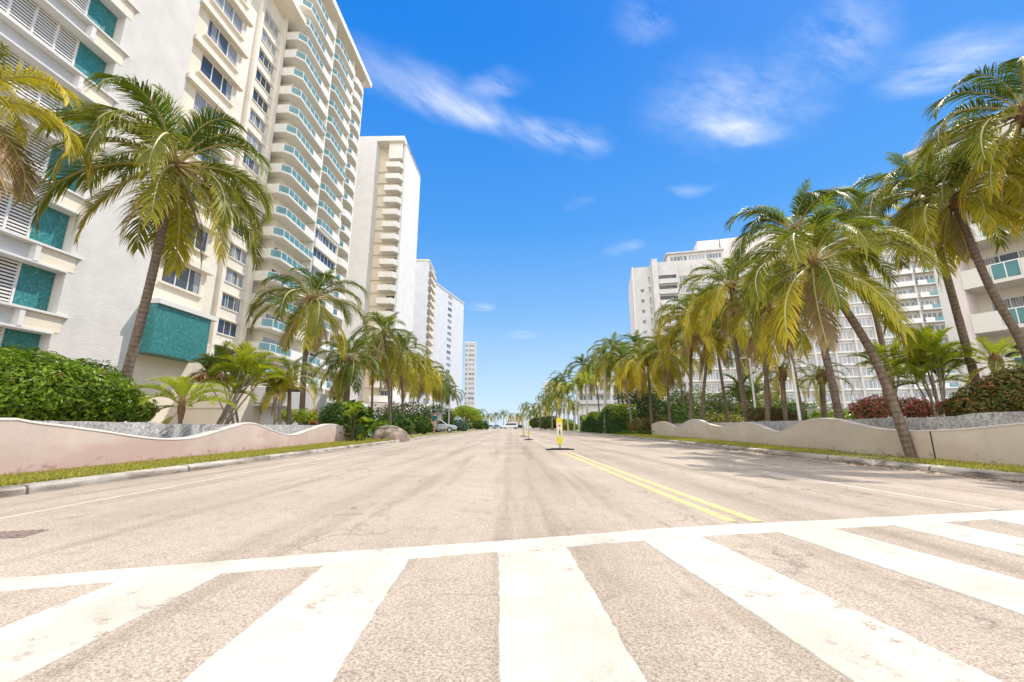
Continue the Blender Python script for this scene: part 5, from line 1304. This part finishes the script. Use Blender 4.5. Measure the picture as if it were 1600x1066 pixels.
# ------------------------------------------------------------------ street things
def build_street_things():
    # crosswalk paddle signs on rubber feet
    def paddle(label, p, rz, group):
        t = thing('crossing_sign', label, 'street sign', (p.x, p.y, .004), rz, group)
        mb = MB(); mb.prism([(-.46, -.11), (-.40, -.17), (.40, -.17), (.46, -.11), (.46, .11), (.40, .17), (-.40, .17), (-.46, .11)], 0, .03); mb.box(-.30, .30, -.1, .1, .03, .05); obj('base', mb, M['rubber'], t)
        mb = MB(); mb.tube([(0, 0, .06), (.01, 0, .13), (0, 0, .17)], [.05, .035, .04], 8); obj('spring', mb, M['gray_metal'], t)
        mb = MB(); pts = [(-.065, .17), (.065, .17), (.10, .28), (.105, 1.02), (.09, 1.045), (-.09, 1.045), (-.105, 1.02), (-.10, .28)]
        i = [mb.vert((x, -.012, z)) for x, z in pts]; j = [mb.vert((x, .012, z)) for x, z in pts]; n = len(pts)
        mb.face(i); mb.face(j[::-1])
        for k in range(n): mb.face((i[(k + 1) % n], i[k], j[k], j[(k + 1) % n]))
        obj('panel', mb, M['sign_yellow'], t)
        for s in (-1, 1):
            mb = MB(); mb.box(-.08, .08, min(s * .0135, s * .0165), max(s * .0135, s * .0165), .42, .86); o = obj('face', mb, M['sign_white'], t)
            q = MB(); y0, y1 = sorted((s * .017, s * .0195))
            c = [(.042 * math.cos(R(22.5 + 45 * k)), .78 + .042 * math.sin(R(22.5 + 45 * k))) for k in range(8)]
            a = [q.vert((x, s * .0195, z)) for x, z in c]; q.face(a if s < 0 else a[::-1]); obj('stop_symbol', q, M['sign_red'], o)
            q = MB()
            hd = [(.018 * math.cos(k) , .645 + .018 * math.sin(k)) for k in [2 * math.pi * m / 10 for m in range(10)]]
            shapes = [hd, [(-.022, .62), (.022, .62), (.03, .55), (.018, .545), (-.018, .545), (-.03, .55)], [(-.018, .548), (.0, .548), (-.02, .45), (-.042, .45)], [(.002, .548), (.018, .548), (.045, .45), (.024, .45)]]
            for sh in shapes:
                a = [q.vert((x, s * .0195, z)) for x, z in sh]; q.face(a if s < 0 else a[::-1])
            obj('walking_symbol', q, M['sign_black'], o)
        return t
    paddle('nearest yellow and white crossing paddle on a black rubber foot in the centre line', G(875, 703), R(4), 'crossing signs')
    paddle('middle crossing paddle seen edge on beside its black rubber foot', G(826, 687.5), R(72), 'crossing signs')
    paddle('farthest pale crossing paddle in the centre of the road', G(818, 682), R(60), 'crossing signs')
    # valve cover in the road
    P = [G(0, 833), G(40, 827), G(58, 836), G(0, 848)]
    c = Vector((-3.62, 3.10, .0)); t = thing('drain_cover', 'rusty square iron cover set in the asphalt at the left', 'drain cover', c, R(14))
    mb = MB(); mb.box(-.24, .22, -.11, .11, -.02, .006); obj('frame', mb, M['iron'], t)
    mb = MB()
    for k in range(8): mb.box(-.215 + k * .055, -.215 + k * .055 + .03, -.09, .09, .006, .012)
    obj('grate', mb, M['iron'], t)
    # white lamp posts
    for k, (bx, by, tx, ty, d, lab) in enumerate(((1250, 655, 1233, 540, 15.5, 'thin white lamp post behind the right wall, the nearer one'), (1182, 655, 1171, 560, 19.5, 'thin white lamp post rising from the brownish shrub'), (1290, 655, 1260, 552, 18.5, 'thin white lamp post behind the dwarf feathery palms'))):
        b, tp = at(bx, by, d), at(tx, ty, d); t = thing('lamp_post', lab, 'lamp post', (b.x, b.y, GZ_R), 0, 'white lamp posts')
        rel = tp - Vector(t.location)
        mb = MB(); mb.tube([(0, 0, 0), (0, 0, .12), (0, 0, .13), rel], [.09, .09, .05, .04], 10); obj('post', mb, M['white_metal'], t, smooth=False)
        mb = MB(); mb.tube([rel + Vector((.0, 0, -.06)), rel + Vector((-.16, -.02, .03)), rel + Vector((-.32, -.04, .02))], [.02, .018, .015], 6); mb.box(rel.x - .5, rel.x - .26, rel.y - .1, rel.y + .04, rel.z - .02, rel.z + .035); obj('lamp_head', mb, M['white_metal'], t)
    # bins by the hedge
    p = G(936, 674.5, .1); t = thing('wheeled_bin', 'lime green wheeled bin against the clipped hedge', 'bin', (p.x, p.y, .1), R(20))
    mb = MB(); i = [mb.vert((x, y, z)) for z, s in ((.08, .8), (1.0, 1.0)) for x, y in ((-.29 * s, -.33 * s), (.29 * s, -.33 * s), (.29 * s, .33 * s), (-.29 * s, .33 * s))]
    for q in ((3, 2, 1, 0), (4, 5, 6, 7), (0, 1, 5, 4), (1, 2, 6, 5), (2, 3, 7, 6), (3, 0, 4, 7)): mb.face([i[k] for k in q])
    obj('body', mb, M['lime'], t); mb = MB(); mb.box(-.32, .32, -.37, .38, 1.003, 1.08); obj('lid', mb, M['lime'], t)
    for s in (-1, 1): mb = MB(); mb.tube([(s * .24, .28, .1), (s * .31, .28, .1)], .1, 12); obj('wheel', mb, M['tyre'], t)
    p = G(942, 674.5, .1); t = thing('traffic_barrel', 'orange traffic barrel between the lime bin and the stout white trunk', 'traffic barrel', (p.x + .1, p.y + .4, .1))
    mb = MB(); mb.tube([(0, 0, 0), (0, 0, .08), (0, 0, .09), (0, 0, .45), (0, 0, .95), (0, 0, 1.0)], [.36, .36, .28, .26, .22, .18], 14); obj('body', mb, M['orange'], t)
    mb = MB(); mb.tube([(0, 0, .55), (0, 0, .68)], [.262, .252], 14, 0, False); obj('reflective_band', mb, M['sign_white'], t)
    # rock planter mound
    p = G(601, 688, .1); t = thing('rock_planter', 'pinkish boulder shaped planter with a gray gravel top at the left kerb', 'planter', (p.x - .1, p.y + 1.2, .05))
    mb = MB(); r = random.Random(4); rings = 9; seg = 28; prev = None; top = MB(); hi = None
    for k in range(rings):
        f = k / (rings - 1); z = .74 * math.sin(f * math.pi / 2); w = math.cos(f * math.pi / 2 * .98) ** .95; row = []
        for s in range(seg):
            a = 2 * math.pi * s / seg; q = 1 + .14 * math.sin(2 * a + 1) + .10 * math.sin(5 * a + f * 4) + r.uniform(-.05, .05)
            row.append((math.cos(a) * .84 * w * q, math.sin(a) * .78 * w * q, z + r.uniform(-.02, .02)))
        ids = [mb.vert(v) for v in row]
        if prev:
            for s in range(seg): mb.face((prev[s], prev[(s + 1) % seg], ids[(s + 1) % seg], ids[s]))
        prev = ids
        if k >= 5:
            ti = [top.vert((v[0] * 1.02 - .05, v[1] * 1.02, v[2] + .03)) for v in row]
            if hi:
                for s in range(seg): top.face((hi[s], hi[(s + 1) % seg], ti[(s + 1) % seg], ti[s]))
            hi = ti
    obj('rock', mb, M['rock_pink'], t, smooth=True); obj('gravel_top', top, M['soil'], t, smooth=True)
    # pale utility kiosk behind the people
    p = at(676, 674, 54); t = thing('utility_kiosk', 'gray roofed kiosk between the white trunks behind the walkers', 'kiosk', (p.x, 54, .09), R(4))
    mb = MB(); mb.box(-1.1, 1.1, -.8, .8, 0, 2.3); obj('cabin', mb, M['pale_gray'], t); mb = MB(); mb.box(-1.4, 1.4, -1.1, 1.1, 2.303, 2.5); obj('roof', mb, M['gray_metal'], t)
    mb = MB(); mb.box(-.35, .35, -.83, -.802, .1, 2.0); obj('door', mb, M['gray_metal'], t)
    # cars
    def car(label, p, rz, paint, L=4.4, W=1.75, H=1.45, van=False, group='cars in the distance'):
        t = thing('parked_van' if van else 'parked_car', label, 'van' if van else 'car', (p[0], p[1], p[2] if len(p) > 2 else 0), rz, group)
        if van: prof = [(-.5, .25), (-.5, .62), (-.47, 1.0), (.22, 1.0), (.36, .60), (.49, .48), (.5, .25)]
        else: prof = [(-.5, .22), (-.5, .55), (-.46, .64), (-.36, .67), (-.24, .98), (.08, 1.0), (.24, .66), (.44, .58), (.5, .45), (.5, .22)]
        mb = MB(); n = len(prof)
        def sec(y, ins): return [mb.vert((x * L * (1 - .02 * ins), y, z * H)) for x, z in prof]
        a = [sec(-W / 2, 0), sec(W / 2, 0)]
        mb.face(a[0]); mb.face(a[1][::-1])
        for k in range(n): mb.face((a[0][(k + 1) % n], a[0][k], a[1][k], a[1][(k + 1) % n]))
        o = obj('body', mb, M[paint], t); bv = o.modifiers.new('bevel', 'BEVEL'); bv.width = .09; bv.segments = 3
        for s in (-1, 1):
            g_ = MB(); y = s * (W / 2 + .004)
            q = [(-.40, .66), (.30, .66), (.20, .93), (-.40, .93)] if van else [(-.31, .68), (.20, .68), (.08, .95), (-.22, .94)]
            i = [g_.vert((x * L, y, z * H)) for x, z in q]; g_.face(i if s < 0 else i[::-1]); obj('side_window', g_, M['car_glass'], t)
            for x in (-.31, .31):
                w_ = MB(); w_.tube([(x * L, s * (W / 2 - .2), .32), (x * L, s * (W / 2 + .02), .32)], .32, 16); w = obj('wheel', w_, M['tyre'], t)
                w_ = MB(); w_.tube([(x * L, s * (W / 2 + .021), .32), (x * L, s * (W / 2 + .03), .32)], .19, 12); obj('rim', w_, M['car_silver'], w)
            l_ = MB(); l_.box(L * .485, L * .505, s * W * .36 - .16, s * W * .36 + .16, H * .40, H * .50); obj('headlight', l_, M['lamp'], t)
        return t
    car('white van crossing the far end of the street', (at(797, 668, 150).x, 150, 0), R(176), 'car_white', 5.6, 2.0, 2.1, True)
    car('dark car behind the white van at the street end', (at(811, 668, 158).x, 158, 0), R(170), 'car_dark')
    car('pale teal car left of the white van at the street end', (at(777, 668, 152).x, 152, 0), R(3), 'car_teal')
    car('silver car farthest left in the row at the street end', (at(767, 668, 156).x, 156, 0), R(-4), 'car_silver')
    car('silver car parked behind the walkers on the left lot', (at(684, 674, 49).x, 49, .09), R(8), 'car_silver')
    car('pale teal car parked between the pedestrian pair on the left lot', (at(668, 674, 52.5).x, 52.5, .09), R(12), 'car_teal')
    # people
    def person(label, p, face, top, bottom, s=1.0, stride=.22):
        t = thing('person', label, 'person', p, face)
        def skin(name, verts, edges, radii, mat, root, parent):
            me = bpy.data.meshes.new(name); me.from_pydata([tuple(Vector(v) * s) for v in verts], edges, []); me.materials.append(M[mat])
            o = bpy.data.objects.new(name, me); link(o, parent)
            o.modifiers.new('skin', 'SKIN'); sv = me.skin_vertices[0].data
            for k, r in enumerate(radii): sv[k].radius = (r * s, r * s)
            sv[root].use_root = True
            sb = o.modifiers.new('sub', 'SUBSURF'); sb.levels = 2; sb.render_levels = 2; return o
        V = [(0, 0, .95), (0, 0, 1.18), (0, .01, 1.40), (0, 0, 1.52), (0, -.02, 1.63), (0, -.01, 1.75),
             (.09, 0, .9), (.10, -stride * .5, .5), (.10, -stride * .75, .08), (.10, -stride * .75 - .16, .04),
             (-.09, 0, .9), (-.10, stride * .25, .5), (-.10, stride * .9, .10), (-.10, stride * .9 - .14, .05),
             (.19, .01, 1.40), (.25, .09, 1.13), (.26, .02, .88), (.26, -.02, .79), (-.19, .01, 1.40), (-.25, -.05, 1.13), (-.26, -.17, .92), (-.26, -.22, .84)]
        E = [(0, 1), (1, 2), (2, 3), (3, 4), (4, 5), (0, 6), (6, 7), (7, 8), (8, 9), (0, 10), (10, 11), (11, 12), (12, 13), (2, 14), (14, 15), (15, 16), (16, 17), (2, 18), (18, 19), (19, 20), (20, 21)]
        Rr = [.13, .12, .13, .055, .10, .075, .09, .065, .042, .035, .09, .065, .042, .035, .06, .045, .033, .03, .06, .045, .033, .03]
        skin('body', V, E, Rr, 'skin', 0, t)
        skin('shirt', [(0, 0, .92), (0, 0, 1.18), (0, .01, 1.42), (.20, .01, 1.40), (.24, .06, 1.24), (-.20, .01, 1.40), (-.24, -.03, 1.24)], [(0, 1), (1, 2), (2, 3), (3, 4), (2, 5), (5, 6)], [.15, .145, .15, .085, .07, .085, .07], top, 0, t)
        lo = .5 if bottom != 'pink_cloth' else .12
        a = V[7] if lo == .5 else V[8]
        k = .56
        L1 = (.095, -stride * .42, .58) if lo == .5 else V[7]; L2 = (-.095, stride * .2, .58) if lo == .5 else V[11]
        VV = [(0, 0, .95), (.09, 0, .88), L1, (-.09, 0, .88), L2]; EE = [(0, 1), (1, 2), (0, 3), (3, 4)]; RR = [.15, .11, .095, .11, .095]
        if lo != .5: VV += [(.10, -stride * .7, .16), (-.10, stride * .82, .18)]; EE += [(2, 5), (4, 6)]; RR = [.15, .11, .08, .11, .08, .055, .055]
        skin('shorts' if lo == .5 else 'leggings', VV, EE, RR, bottom, 0, t)
        skin('hair', [(0, .02, 1.72), (0, .0, 1.79), (0, .06, 1.68)], [(0, 1), (0, 2)], [.105, .085, .08], 'hair', 0, t)
        return t
    p = at(678, 680, 37); person('person in a dark teal shirt and pale shorts walking beside the left kerb', (max(p.x, -7.0), 37, .1), R(150), 'teal_cloth', 'gray_cloth', 1.12)
    p = at(664, 680, 38.5); person('person in a navy top and pink leggings walking by the thin white trunk', (p.x, 38.5, .1), R(165), 'navy_cloth', 'pink_cloth', .98, .16)
build_street_things()
